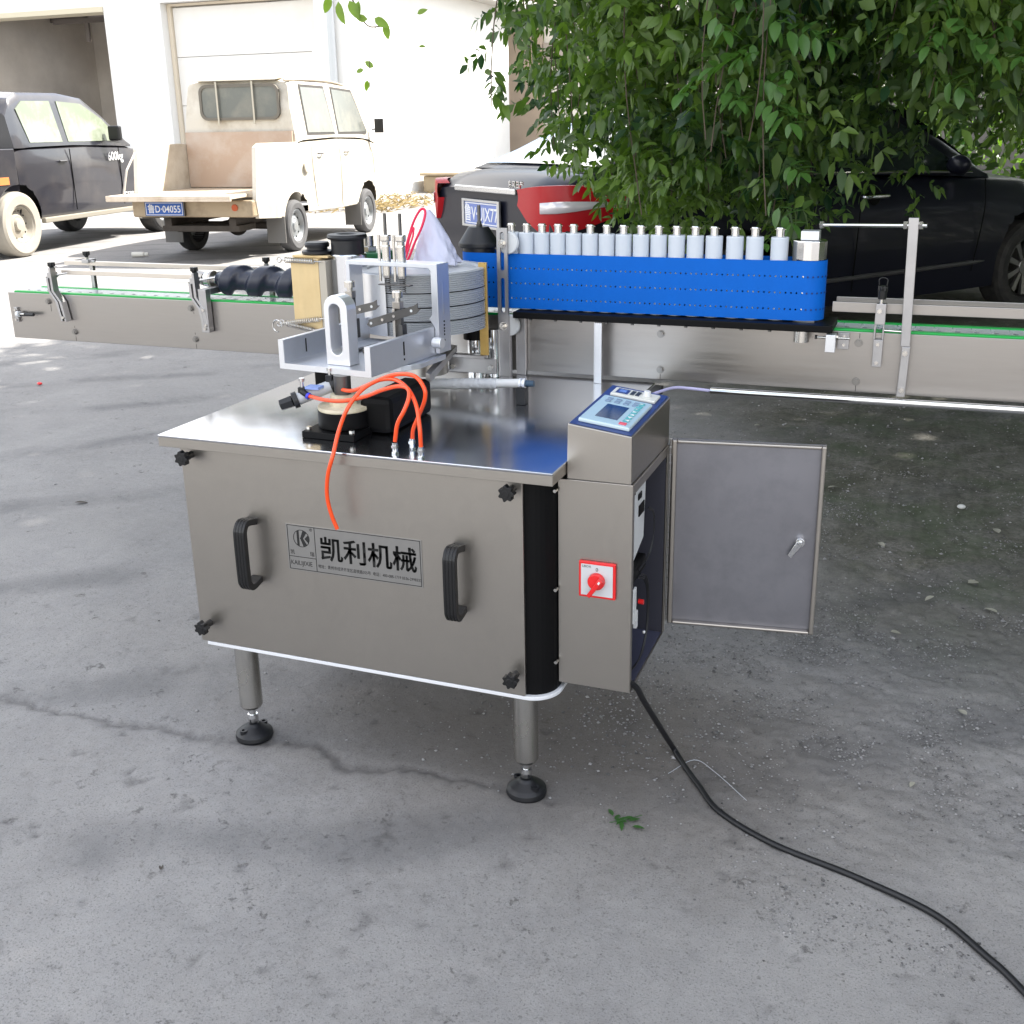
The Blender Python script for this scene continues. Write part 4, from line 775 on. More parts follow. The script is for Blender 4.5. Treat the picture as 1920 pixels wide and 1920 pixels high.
MB().cyl((1.1865, .748, 1.0945), (1.194, .7465, 1.0947), .0080, n=6, smooth=False).build('nut', BOLT, PS)
q = MB(); q.cyl((1.336, .716, .880), (1.3715, .716, .879), .002, n=8); q.build('spacer_pin', CHROME, PS)
q = MB(); q.hexa([(1.3160, .7230, .7990), (1.3355, .7230, .7990), (1.3355, .7390, .7990), (1.3160, .7390, .7990), (1.3155, .7230, .858), (1.3355, .7230, .858), (1.3355, .7390, .858), (1.3155, .7390, .858)]); q.box(1.3148, 1.3185, .7230, .739, .8582, .890); q.box(1.3320, 1.3358, .7230, .739, .8582, .890); q.box(1.3148, 1.3358, .7230, .739, .8902, .9350); RB = q.build('rail_bracket', STEELD, CV, bev=.001)
q = MB(); q.cyl((1.3250, .731, .935), (1.3250, .731, .944), .0042, n=10); q.cyl((1.323, .7228, .920), (1.323, .716, .920), .0048, n=10); q.build('clamp_screw', BOLT, RB)
for z in (.808, .848): MB().cyl((1.3250, .7229, z), (1.3250, .7195, z), .0042, n=6, smooth=False).build('bolt', BOLT, RB)
q = MB(); q.cyl((1.3255, .731, .944), (1.3255, .731, .962), .0085, .0095, n=16); star_knob(q, 'z', (1.3255, .731, .962), r=.0095, h=.010, st=.002); q.tube(spline([(1.318, .731, .972), (1.317, .731, .985), (1.325, .731, .989), (1.334, .731, .985), (1.333, .731, .972)], 4), .0015, 6); q.build('knob', BLK, RB, bev=.0006, segs=1)
q = MB(); q.box(1.2225, CX1, .7600, .7660, .9085, .9310); q.build('guide_rail', STEELH, CV, bev=.0012); q = MB(); q.box(1.2225, CX1, .8600, .8660, .905, .9275); q.build('guide_rail', STEELH, CV, bev=.0012)
q = MB(); q.box(1.2405, 1.2650, .7320, .7408, .832, .868); q.build('end_plate', STEELD, CV, bev=.0008)
for z in (.842, .860): MB().cyl((1.2545, .7318, z), (1.2545, .728, z), .0035, n=6, smooth=False).build('bolt', BOLT, CV)
# chrome tube along the lower edge and the pale cable that leaves it
q = MB(); q.cyl((.974, .705, .7262), (CX1, .705, .7335), .0085, n=20); q.build('chrome_tube', CHROME, CV)
q = MB(); q.tube(spline([(.8665, .58, .738), (.88, .615, .739), (.90, .662, .738), (.93, .69, .732), (.972, .705, .7265)], 6), .0036, 8); q.build('pale_cable', mat('lilac_cable', (.50, .48, .72), .35), CV)
for x in (2.15,):
    for y in (.76, .85): q = MB(); q.cyl((x, y, .03), (x, y, .737), .02, n=20); lo = q.build('leg', STEELD, CV); q = MB(); q.lathe([(.0001, .001), (.04, .001), (.04, .012), (.014, .03), (.0001, .03)], (x, y, 0), 24); q.build('foot_pad', RUB, lo)

# ================================================================== THINGS ON AND ROUND THE MACHINE
LMP = empty('wrapped_tube', (.5, .45, ZT + .01), 'white tube half wrapped in clear bubble film lying on the steel table', 'tube lamp')
q = MB(); q.cyl((.49, .4505, .7665), (.6050, .4535, .7745), .0098, n=20); q.build('tube_body', WHITE, LMP)
q = MB(); pts = [(.375 + .18 * i / 30, .4475 + .004 * i / 30, .759 + .0115 * i / 30) for i in range(31)]; q.tube(pts, [.0122 + .0012 * rnd.random() for i in range(31)], 14)
fo = q.build('film_wrap', mat('bubble_film', (.70, .72, .76), .12, 0, bump=1., bscale=120, alpha=.72, coat=.6), LMP); dm = fo.modifiers.new('sub', 'SUBSURF'); dm.levels = 1; dm.render_levels = 1
q = MB(); q.lathe([(.0001, 0), (.0115, 0), (.0115, .004), (.009, .006), (.0115, .008), (.0115, .014), (.0001, .014)], (0, 0, 0), 18, axis='x')
for i, v in enumerate(q.v): q.v[i] = (v[0] + .6055, v[1] + .4537, v[2] + .7748)
q.build('end_nut', ALUW, LMP); q = MB(); q.cyl((.6198, .4537, .7748), (.638, .454, .7755), .0075, .0065, n=12); q.build('end_plug', mat('teal_plug', (.03, .07, .12), .4), LMP)
q = MB(); q.box(.600, .621, .442, .466, ZT + .0005, .7655); q.build('cradle', RUB, LMP, bev=.001)

BG = empty('plastic_funnel_bag', (.335, .635, 1.003), 'white translucent plastic bag with pink rim standing on the drum', 'bag')
q = MB(); N = 48; vs = []; top = Vector((.318, .628, 1.128)); rings = 20
for j in range(rings + 1):
    t_ = j / rings; cx_ = .318 + .020 * t_; cy_ = .628 + .0 * t_; cz_ = 1.126 - .121 * t_; w_ = .006 + .050 * t_ ** .8; dpt = .006 + .035 * t_ ** .8
    for k in range(N):
        a = 2 * PI * k / N; rr = 1 + t_ * (.10 * math.sin(3 * a + 5 * t_) + .07 * math.sin(7 * a - 9 * t_) + .05 * math.sin(13 * a + 14 * t_)) + .10 * math.sin(PI * t_) * math.cos(a); vs.append((cx_ + w_ * rr * math.cos(a), cy_ + dpt * rr * math.sin(a), cz_ + .003 * math.sin(5 * a) * t_))
q.add(vs, [(j * N + k, j * N + (k + 1) % N, (j + 1) * N + (k + 1) % N, (j + 1) * N + k) for j in range(rings) for k in range(N)], True); q.add(vs[:N], [tuple(range(N))]); 
q.build('bag_body', mat('bag_white', (.62, .64, .80), .35, 0, trans=0, alpha=.86, bump=.3, bscale=60), BG)
q = MB()
for pts in ([(.274, .590, 1.030), (.285, .588, 1.062), (.300, .588, 1.100), (.316, .590, 1.126), (.326, .592, 1.130), (.330, .590, 1.118), (.322, .585, 1.090), (.305, .580, 1.055), (.290, .578, 1.022), (.278, .580, 1.010)],):
    q.tube(spline(pts, 6), .0030, 8)
q.tube(spline([(.281, .586, 1.030), (.289, .584, 1.060), (.302, .584, 1.090), (.300, .583, 1.070), (.290, .582, 1.045), (.279, .584, 1.020)], 5), .0022, 8)
q.build('pink_rim', PINK, BG)

cbp = [(.955, .09, .300), (.966, .11, .278), (.969, .15, .232), (.978, .23, .141), (.986, .30, .063), (.992, .338, .018), (1.008, .325, .0065), (1.035, .283, .0065), (1.0696, 0.2342, 0.007), (1.1278, 0.1579, 0.007), (1.241, 0.0915, 0.007), (1.3893, 0.0469, 0.007), (1.5251, -0.008, 0.007), (1.6072, -0.0853, 0.007), (1.6583, -0.1458, 0.007), (1.80, -.35, .007), (2.1, -.7, .007)]
pc_ = MB().tube(spline(cbp, 10), .0060, 12).build('power_cable', RUB, None); tag(pc_, 'thick black power cable snaking over the concrete from the control cabinet', 'cable')
wr_ = MB().tube(spline([(1.00, .26, .004), (1.04, .33, .003), (1.09, .30, .003), (1.17, .22, .003)], 6), .0008, 6).build('wire_scrap', GREYP, None); tag(wr_, 'thin pale wire scrap on the ground beside the black cable', 'wire')
# fallen leaf sprig
def leaflet(L_=.04, w_=.016, fold=.25, curl=.15):
    k = 5; vs = []; fs = []
    for i in range(k + 1):
        t_ = i / k; x = L_ * t_; ww = w_ * .5 * math.sin(PI * min(1, t_ ** .8)) ** .75 if 0 < i < k else .0003; z = -curl * L_ * t_ * t_
        vs += [(x, -ww, z + ww * fold), (x, 0, z), (x, ww, z + ww * fold)]
    for i in range(k):
        a = i * 3; fs += [(a, a + 1, a + 4, a + 3), (a + 1, a + 2, a + 5, a + 4)]
    return vs, fs
LEAF = mat('leaf_green', (.040, .115, .028), .42, 0, noise=.25, nscale=9, trans=.22, spec=.4)
FL = empty('fallen_sprig', (.955, .075, .003), 'small green leaf sprig fallen on the concrete in front of the cable', 'leaf sprig')
for k in range(9):
    vs, fs = leaflet(.022 + rnd.random() * .008, .009); a = R(k * 41); c_ = Vector((.955 + .020 * math.cos(a * 1.7) + rnd.uniform(-.012, .012), .072 + rnd.uniform(-.018, .022), .006)); Mx = Matrix.Translation(c_) @ Matrix.Rotation(a, 4, 'Z') @ Matrix.Rotation(rnd.uniform(-.2, .1), 4, 'Y')
    MB(Mx).add(vs, fs, True).build('leaf', LEAF, FL)
MB().tube(spline([(.93, .055, .005), (.955, .07, .006), (.985, .10, .005)], 4), .0008, 6).build('stem', LEAF, FL)
dl = MB(Matrix.Translation((-1.4755, 1.2597, .006)) @ Matrix.Rotation(.6, 4, 'Z')); vs, fs = leaflet(.05, .02); dl.add(vs, fs, True); tag(dl.build('dry_leaf', mat('dry_leaf', (.06, .05, .04), .8), None), 'dark dry leaf lying alone on the concrete left of the machine', 'leaf')
dl = MB(Matrix.Translation((.19, -.36, .006)) @ Matrix.Rotation(2.2, 4, 'Z')); vs, fs = leaflet(.02, .008); dl.add(vs, fs, True); tag(dl.build('dry_leaf', MATS['dry_leaf'], None), 'tiny curled leaf on the concrete at lower left', 'leaf')
PLF = mat('pale_dry_leaf', (.34, .33, .27), .7, 0, noise=.2, nscale=40); pl0 = None
for (x, y, a, L_) in ((1.62, 1.52, .4, .045), (1.66, 1.33, 1.3, .04), (1.50, 1.36, 2.0, .035), (1.42, 1.10, .2, .03), (1.58, .72, 1.1, .03), (1.35, 1.75, 2.6, .04), (1.70, 2.0, .9, .05), (1.15, 2.3, .3, .045), (1.48, .38, 2.2, .022), (.75, 3.1, .5, .05)):
    if pl0 is None:
        vs, fs = leaflet(.04, .019, .3, .1); pl0 = MB().add(vs, fs, True).build('fallen_leaf', PLF, None); tag(pl0, 'pale curled leaf lying on the dark soil right of the machine', 'leaf', 'pale leaves scattered on the dark soil'); o = pl0
    else: o = pl0.copy(); COL.objects.link(o)
    o.location = (x, y, .009); o.rotation_euler = (rnd.uniform(-.2, .2), rnd.uniform(-.1, .2), a * 2); o.scale = (L_ / .04,) * 3
q = MB(); q.cyl((-6.96, 8.23, .03), (-6.84, 8.28, .03), .028, n=12); q.cyl((-6.84, 8.28, .03), (-6.80, 8.30, .03), .02, n=10); tag(q.build('crushed_cup', mat('paper_white', (.7, .68, .62), .6), None), 'small crushed paper cup on the yard behind the left guide rail', 'litter')
q = MB(); q.ball((-3.0988, 2.7911, .012), .014, 6, (1.2, .8, .6)); tag(q.build('red_wrapper', RED, None), 'tiny red wrapper on the concrete at far left', 'litter')
q = MB(); q.ball((1.5941, 2.2095, .01), .012, 6, (1.2, .9, .7)); tag(q.build('white_pebble', mat('pebble_white', (.6, .6, .58), .8), None), 'single white pebble on the dark soil right of the cabinet door', 'pebble')

# ================================================================== VEHICLES
def vehicle(name, loc, head, label, cat):
    o = empty(name, (loc[0], loc[1], 0), label, cat, author=(0, 0, 0)); o.rotation_euler = (0, 0, R(head)); return o
def wheel(V, x, y, r, wd, rimr, spokes, rim_m, tyre_m, side, steel=False, face=None):
    q = MB(); h = wd / 2; q.lathe([(rimr, -h * .8), (rimr + .012, -h * .95), (r * .88, -h), (r - .012, -h * .85), (r, -h * .55), (r, h * .55), (r - .012, h * .85), (r * .88, h), (rimr + .012, h * .95), (rimr, h * .8), (rimr, -h * .8)], (x, y, r), 40, axis='y')
    T = q.build('wheel', tyre_m, V)
    s = side; f = y + s * h * .78
    q = MB()
    if steel:
        q.lathe([(rimr, -h * .7), (rimr, h * .78), (rimr - .012, h * .80), (rimr - .022, h * .6), (rimr - .035, h * .35), (rimr - .06, h * .28), (rimr * .45, h * .42), (rimr * .36, h * .40), (rimr * .3, h * .62), (.0001, h * .66)] if s > 0 else [(rimr, h * .7), (rimr, -h * .78), (rimr - .012, -h * .80), (rimr - .022, -h * .6), (rimr - .035, -h * .35), (rimr - .06, -h * .28), (rimr * .45, -h * .42), (rimr * .36, -h * .40), (rimr * .3, -h * .62), (.0001, -h * .66)], (x, y, r), 36, axis='y')
        q.build('rim', rim_m, T); q = MB()
        for k in range(10):
            t_ = 2 * PI * k / 10; q.cyl((x + (rimr - .052) * math.cos(t_), y + s * h * .27, r + (rimr - .052) * math.sin(t_)), (x + (rimr - .052) * math.cos(t_), y + s * (h * .27 + .006), r + (rimr - .052) * math.sin(t_)), .011, n=8)
        q.build('rim_hole', BLKM, T); q = MB()
        for k in range(5):
            t_ = 2 * PI * k / 5; q.cyl((x + .05 * math.cos(t_), y + s * h * .4, r + .05 * math.sin(t_)), (x + .05 * math.cos(t_), y + s * h * .55, r + .05 * math.sin(t_)), .009, n=6)
        q.build('wheel_nut', DSTEEL, T)
    else:
        q.lathe([(rimr, -s * h * .7), (rimr, s * h * .80), (rimr - .012, s * h * .84), (rimr - .02, s * h * .7), (rimr - .022, s * h * .1), (rimr - .025, -s * h * .2), (.0001, -s * h * .2)], (x, y, r), 36, axis='y'); q.build('rim', DSTEEL, T); q = MB()
        for k in range(spokes):
            a = 2 * PI * k / spokes; Mx = Matrix.Translation((x, y, r)) @ Matrix.Rotation(a, 4, 'Y')
            for v in [((-.014, .055), (.014, .055), (.022, rimr - .018), (-.022, rimr - .018))]:
                q2 = [(Mx @ Vector((p[0], s * h * .50, p[1]))) for p in v]; q3 = [(Mx @ Vector((p[0], s * h * (.62 if i < 2 else .78), p[1]))) for i, p in enumerate(v)]
                q.add(q2 + q3, [(0, 1, 2, 3), (4, 5, 6, 7), (0, 1, 5, 4), (1, 2, 6, 5), (2, 3, 7, 6), (3, 0, 4, 7)])
        q.build('spoke_set', rim_m, T); q = MB(); q.cyl((x, y + s * h * .4, r), (x, y + s * h * .68, r), .062, n=28); q.build('hub_cap', rim_m, T, bev=.004)
    return T
def shell(keys, arches, wheel_r, dx=.035, nside=12, bulge=.6):
    """body loft: keys = rows of x, z_low, z_high, half width low, mid, high, crown"""
    K = np.array(keys, float); xs = np.arange(K[0, 0], K[-1, 0] + 1e-6, dx); rows = []
    def sm_(c):
        v = np.interp(xs, K[:, 0], K[:, c]); ker = np.array([.25, .5, .25]); 
        for _ in range(2): v = np.convolve(np.pad(v, 1, mode='edge'), ker, 'valid')
        return v
    zl, zh, wl, wm, wh, cr = [sm_(c) for c in range(1, 7)]
    for i in range(len(xs)):
        p = [(0, zl[i]), (wl[i] * .9, zl[i])]
        for k in range(nside + 1):
            t_ = k / nside; z_ = zl[i] + .02 + (zh[i] - zl[i] - .05) * t_
            w_ = (wl[i] * (1 - t_) ** 2 + 2 * (wm[i] * 1.06) * t_ * (1 - t_) + wh[i] * t_ ** 2) if True else 0
            w_ = np.interp(t_, [0, .12, .45, .8, 1], [wl[i], wl[i] + (wm[i] - wl[i]) * .6, wm[i], wm[i] * .5 + wh[i] * .5 + .012, wh[i]])
            p.append((w_, z_))
        p += [(wh[i] - .035, zh[i] - .006), (wh[i] * .6, zh[i] + cr[i] * .6), (wh[i] * .3, zh[i] + cr[i] * .92), (0, zh[i] + cr[i])]
        rows.append(p)
    m_ = len(rows[0]); A = np.zeros((len(xs), 2 * m_ - 2, 3))
    for i, p in enumerate(rows):
        full = p + [(-a, b_) for a, b_ in p[-2:0:-1]]
        A[i, :, 0] = xs[i]; A[i, :, 1] = [-a for a, b_ in full]; A[i, :, 2] = [b_ for a, b_ in full]
    n_ = A.shape[1]; vs = A.reshape(-1, 3).copy(); fs = []; dead = np.zeros(len(vs), bool)
    for (ax0, az0, ar) in arches:
        d_ = np.hypot(vs[:, 0] - ax0, vs[:, 2] - az0); side_ = np.abs(vs[:, 1]) > .35
        sel = side_ & (d_ < ar) & (d_ > ar - .045); k_ = ar / np.maximum(d_, 1e-6)
        vs[sel, 0] = ax0 + (vs[sel, 0] - ax0) * k_[sel]; vs[sel, 2] = az0 + (vs[sel, 2] - az0) * k_[sel]
        dead |= side_ & (d_ <= ar - .045)
    for i in range(len(xs) - 1):
        for k in range(n_):
            f = (i * n_ + k, i * n_ + (k + 1) % n_, (i + 1) * n_ + (k + 1) % n_, (i + 1) * n_ + k)
            if not any(dead[j] for j in f): fs.append(f)
    q = MB(); q.add([tuple(p) for p in vs], fs, True)
    q.add([tuple(p) for p in A[0]], [tuple(range(n_))]); q.add([tuple(p) for p in A[-1]], [tuple(range(n_))])
    # drop unused vertices
    used = sorted({i for f in q.f for i in f}); rem = {o: i for i, o in enumerate(used)}; q.v = [q.v[i] for i in used]; q.f = [[rem[i] for i in f] for f in q.f]
    return q
def cabin(keys, slope, crown=.03, dx=.04, nt_=6):
    """greenhouse loft: keys rows x, z_base, half width base, z_roof"""
    K = np.array(keys, float); xs = np.arange(K[0, 0], K[-1, 0] + 1e-6, dx); f = lambda c: np.interp(xs, K[:, 0], K[:, c]); zb, wb, zr = f(1), f(2), f(3)
    q = MB(); vs = []
    for i, x in enumerate(xs):
        wt = wb[i] - slope * (zr[i] - zb[i]); p = []
        for k in range(nt_ + 1): t_ = k / nt_; p.append((wb[i] + (wt - wb[i]) * t_, zb[i] + (zr[i] - .03 * min(1, (zr[i] - zb[i]) / .1) - zb[i]) * t_))
        c_ = crown * min(1, (zr[i] - zb[i]) / .15); p += [(wt - .03, zr[i] + c_ * .1), (wt * .5, zr[i] + c_ * .8), (0, zr[i] + c_)]
        p = p + [(-a, b_) for a, b_ in p[-2::-1]]; vs += [(x, -a, b_) for a, b_ in p]
    n_ = len(vs) // len(xs); q.add(vs, [(i * n_ + k, i * n_ + k + 1, (i + 1) * n_ + k + 1, (i + 1) * n_ + k) for i in range(len(xs) - 1) for k in range(n_ - 1)], True)
    q.add(vs[:n_], [tuple(range(n_))]); q.add(vs[-n_:], [tuple(range(n_))]); return q
def side_pane(poly, wb, zb, slope, s, off=.004, th=.01):
    q = MB(); n_ = len(poly); Yf = lambda z: wb - slope * (z - zb)
    q.add([(x, s * (Yf(z) + off), z) for x, z in poly] + [(x, s * (Yf(z) + off - th), z) for x, z in poly], [tuple(range(n_)), tuple(range(n_, 2 * n_))] + [(i, (i + 1) % n_, n_ + (i + 1) % n_, n_ + i) for i in range(n_)]); return q
def plate(V, body, x, yc, zc, w_, h_, tilt=0., tsize=.09, m=None):
    P = MB(Matrix.Translation((x, yc, zc)) @ Matrix.Rotation(tilt, 4, 'Y')); P.box(-.004, 0, -w_ / 2, w_ / 2, -h_ / 2, h_ / 2); po = P.build('licence_plate', m or mat('plate_blue', (.02, .10, .42), .4), V, bev=.001)
    q = MB(Matrix.Translation((x, yc, zc)) @ Matrix.Rotation(tilt, 4, 'Y')); e = .006
    q.ring([(-w_ / 2 + e, -h_ / 2 + e), (w_ / 2 - e, -h_ / 2 + e), (w_ / 2 - e, h_ / 2 - e), (-w_ / 2 + e, h_ / 2 - e)], [(-w_ / 2 + 2 * e, -h_ / 2 + 2 * e), (w_ / 2 - 2 * e, -h_ / 2 + 2 * e), (w_ / 2 - 2 * e, h_ / 2 - 2 * e), (-w_ / 2 + 2 * e, h_ / 2 - 2 * e)], 'x', -.0052, -.0042); q.build('plate_border', WINK, po)
    Mx = Matrix.Translation((x, yc, zc)) @ Matrix.Rotation(tilt, 4, 'Y') @ Matrix(((0, 0, -1, -.0046), (-1, 0, 0, 0), (0, 1, 0, -tsize * .36), (0, 0, 0, 1)))
    text(body, tsize, WINK, 'lettering', po, Mx, .0008, align='CENTER', sx=.86 * (w_ / .44), bold=.001); return po

# ---------------- navy sedan, heading away to the right
NAVY = mat('navy_car_paint', (.010, .011, .020), .32, 0, coat=.13, spec=.22, noise=.3, nscale=800)
S_ = vehicle('parked_sedan', (1.40, 7.36), 50, 'black navy sedan seen from its rear corner, half hidden behind the hanging foliage', 'car'); S_.scale = (.96, .96, .96)
keys = [(-4.02, .42, .98, .70, .74, .66, .01), (-3.98, .30, 1.03, .78, .84, .72, .015), (-3.85, .26, 1.09, .84, .88, .76, .02), (-3.5, .24, 1.115, .87, .905, .78, .02), (-3.2, .22, 1.09, .88, .915, .80, .02), (-2.775, .20, 1.06, .88, .915, .80, .0), (-1.4, .19, 1.02, .88, .915, .81, .0), (-.5, .20, .99, .88, .91, .80, .03), (0, .22, .96, .87, .905, .76, .04), (.5, .24, .88, .82, .88, .68, .04), (.8, .26, .78, .72, .78, .6, .02), (.93, .32, .66, .6, .64, .5, .01)]
SB = shell(keys, [(0, .345, .395), (-2.775, .345, .395)], .33).build('body', NAVY, S_)
ck = [(-3.72, 1.10, .76, 1.11), (-3.45, 1.09, .79, 1.20), (-3.05, 1.07, .80, 1.37), (-2.6, 1.05, .81, 1.475), (-2.1, 1.04, .815, 1.505), (-1.6, 1.03, .815, 1.50), (-1.25, 1.02, .81, 1.44), (-.8, 1.0, .80, 1.22), (-.38, .97, .77, 1.0)]
cabin(ck, .42, .03).build('greenhouse', NAVY, S_)
side_pane([(-1.95, 1.055), (-1.92, 1.45), (-1.60, 1.455), (-1.30, 1.39), (-.78, 1.08), (-.74, 1.035)], .812, 1.03, .42, -1).build('side_window', GLASS, S_)
side_pane([(-2.95, 1.08), (-2.62, 1.38), (-2.40, 1.43), (-2.02, 1.45), (-2.03, 1.055)], .812, 1.03, .42, -1).build('side_window', GLASS, S_)
side_pane([(-3.28, 1.11), (-3.0, 1.10), (-2.72, 1.34), (-2.80, 1.34)], .80, 1.07, .42, -1).build('quarter_window', GLASS, S_)
CHR_L = spline([(-3.35, -.795, 1.095), (-2.6, -.815, 1.068), (-1.9, -.822, 1.052), (-1.2, -.822, 1.04), (-.62, -.80, 1.018)], 4)
MB().tube(CHR_L, .009, 6).build('chrome_strip', CHROME, S_)
q = MB(); zr_ = lambda x: np.interp(x, [-3.72, -3.45, -3.05, -2.6], [1.11, 1.20, 1.37, 1.475]); vs = []
for x in np.linspace(-3.66, -2.72, 9):
    for y in np.linspace(-1, 1, 9): hw = .70 - .13 * (x + 3.66); vs.append((x, y * hw, zr_(x) + .03 * (1 - (y * hw / .75) ** 2) * min(1, (zr_(x) - 1.08) / .15) + .008))
q.add(vs, [(i * 9 + j, i * 9 + j + 1, (i + 1) * 9 + j + 1, (i + 1) * 9 + j) for i in range(8) for j in range(8)], True); q.build('rear_window', mat('rear_glass', (.10, .14, .16), .06, 0, spec=1., coat=1), S_)
q = MB(); vs = []; zw_ = lambda x: np.interp(x, [-1.25, -.8, -.38], [1.44, 1.22, 1.0])
for x in np.linspace(-1.2, -.44, 6):
    for y in np.linspace(-1, 1, 7): vs.append((x, y * .66, zw_(x) + .03 + .006))
q.add(vs, [(i * 7 + j, i * 7 + j + 1, (i + 1) * 7 + j + 1, (i + 1) * 7 + j) for i in range(5) for j in range(6)], True); q.build('windscreen', GLASS, S_)
TYRE = mat('tyre_rubber', (.022, .022, .023), .75, 0, noise=.3, nscale=30, dirt=.5, dirtcol=(.10, .09, .08), dscale=6)
ALLOY = mat('alloy', (.36, .36, .36), .35, .9)
for x in (0, -2.775):
    for s in (-1, 1): wheel(S_, x, s * .79, .33, .21, .222, 10, ALLOY, TYRE, s)
for x in (0, -2.775): MB().box(x - .36, x + .36, -.70, .70, .3, .70).build('wheel_well', BLKM, S_)
# tail lamps: curved patch over the rear corner
def lamp(s):
    LP_ = MB(); path = [(-4.03, .63), (-4.025, .66), (-4.02, .69), (-3.975, .76), (-3.90, .815), (-3.80, .855), (-3.68, .885), (-3.56, .905)] if s > 0 else [(-4.035, .42), (-4.04, .55), (-4.025, .66), (-3.975, .76), (-3.90, .815), (-3.80, .855), (-3.68, .885), (-3.56, .905)]
    top_ = [1.02, 1.035, 1.045, 1.05, 1.05, 1.04, 1.015, .955]; bot = [.93, .84, .79, .78, .80, .83, .87, .93]
    vs = []
    for (x, y), a, b_ in zip(path, top_, bot):
        for k in range(6): t_ = k / 5; vs.append((x - .022 + (0 if x < -3.9 else .012), s * (y + .016 + .014 * math.sin(PI * t_)), b_ + (a - b_) * t_))
    for (x, y), a, b_ in zip(path, top_, bot):
        for k in range(6): t_ = k / 5; vs.append((x + .04, s * (y - .04), b_ + (a - b_) * t_))
    m_ = len(path); G_ = lambda i, k: i * 6 + k
    fs = [(G_(i, k), G_(i, k + 1), G_(i + 1, k + 1), G_(i + 1, k)) for i in range(m_ - 1) for k in range(5)]
    fs += [(G_(i, 0), G_(i + 1, 0), 6 * m_ + G_(i + 1, 0), 6 * m_ + G_(i, 0)) for i in range(m_ - 1)] + [(G_(i, 5), G_(i + 1, 5), 6 * m_ + G_(i + 1, 5), 6 * m_ + G_(i, 5)) for i in range(m_ - 1)]
    LP_.add(vs, fs, True); L_ = LP_.build('tail_lamp', mat('lamp_red', (.42, .002, .008), .35, 0, coat=.15, spec=.3), S_)
    q = MB(); vs = []
    for i, (z0_, z1_) in zip(range(2, 7), ((.895, .955), (.90, .965), (.91, .965), (.925, .962), (.938, .955))):
        x, y = path[i]
        on = Vector((x + 3.3, y - .25)).normalized(); [vs.append((x - .022 + (0 if x < -3.9 else .012) + on.x * .010, s * (y + .030 + on.y * .008), z_)) for z_ in (z0_, z1_)]
    q.add(vs, [(2 * i, 2 * i + 2, 2 * i + 3, 2 * i + 1) for i in range(4)], True); o = q.build('clear_lens', mat('clear_lens', (.72, .68, .70), .15, .2, coat=.5), L_); md = o.modifiers.new('t', 'SOLIDIFY'); md.thickness = .004
lamp(-1); lamp(1)
q = MB(); q.box(-4.052, -4.03, -.40, .40, .985, 1.02); q.build('chrome_garnish', mat('garnish', (.60, .60, .60), .2, .9), S_, bev=.006)
q = MB(); q.ring([(-.20, .770), (.30, .770), (.30, .940), (-.20, .940)], [(-.172, .785), (.272, .785), (.272, .925), (-.172, .925)], 'x', -4.052, -4.037); q.build('plate_frame', mat('plate_frame', (.5, .5, .5), .3, .7), S_, bev=.002)
plate(S_, '鲁V·UJX77', -4.040, .05, .855, .44, .14, tsize=.115, m=mat('plate_pale', (.14, .20, .50), .35))  # plate blue lightened: its overexposed look is put into the colour
Mx = Matrix.Translation((-4.028, 0, 0)) @ Matrix(((0, 0, -1, -.006), (-1, 0, 0, -.37), (0, 1, 0, 1.0), (0, 0, 0, 1)))
text('东风日产', .045, CHROME, 'lettering', S_, Matrix(((0, 0, -1, -4.036), (-1, 0, 0, -.30), (0, 1, 0, 1.028), (0, 0, 0, 1))), .004)
for (x, z) in ((-1.66, .90), (-2.72, .925)):
    q = MB(); q.tube(spline([(x - .11, -.905, z), (x - .09, -.935, z), (x + .08, -.935, z + .002), (x + .12, -.905, z)], 4), .014, 8); q.build('door_handle', CHROME, S_)
    q = MB(); q.lathe([(.0001, -.003), (.05, -.003), (.055, 0), (.05, .003), (.0001, .003)], (x, -.909, z), 20, axis='y'); q.build('handle_cup', BLKM, S_)
q = MB(); q.tube(spline([(-3.05, -.903, .365), (-2.1, -.915, .385), (-1.2, -.917, .40), (-.52, -.905, .41)], 5), [.016] * 15 + [.004]); q.build('sill_strip', mat('sill_grey', (.10, .10, .105), .3, .3), S_)
q = MB(); q.ball((-.98, -.98, 1.08), .09, 8, (.7, 1., .72)); q.build('side_mirror', NAVY, S_)
for pts in ([(-1.82, -.92, 1.02), (-1.80, -.925, .8), (-1.82, -.92, .30)], [(-.62, -.918, .98), (-.60, -.922, .75), (-.66, -.915, .35)], [(-2.98, -.915, 1.05), (-2.88, -.925, .85), (-2.60, -.915, .62)]): MB().tube(spline(pts, 4), .004, 5).build('door_gap', BLKM, S_)
q = MB(); q.box(-4.03, -3.9, -.62, .62, .28, .40); q.build('bumper_insert', BLK, S_, bev=.02)

# ---------------- cream double-cab light truck seen from behind
CREAMP = mat('dirty_cream_paint', (.66, .62, .54), .42, 0, coat=.3, noise=.06, nscale=3, dirt=.75, dirtcol=(.30, .23, .14), dscale=1.6)
DUSTT = mat('dusty_tyre', (.10, .10, .105), .85, 0, noise=.3, nscale=14)
RIMS = mat('dusty_rim', (.34, .36, .38), .5, .5, dirt=.4, dirtcol=(.25, .22, .17), dscale=9)
T_ = vehicle('light_truck', (-6.12, 9.15), 98, 'dirty cream double-cab light truck with its tailgate let down', 'truck')
keys = [(.16, .42, 1.20, .66, .70, .68, .0), (.3, .40, 1.22, .69, .72, .69, 0), (1.4, .38, 1.24, .70, .73, .70, 0), (2.3, .38, 1.22, .70, .73, .70, 0), (2.75, .38, 1.18, .68, .71, .66, .0), (3.05, .40, 1.10, .62, .66, .58, .0), (3.15, .45, .95, .5, .55, .5, 0)]
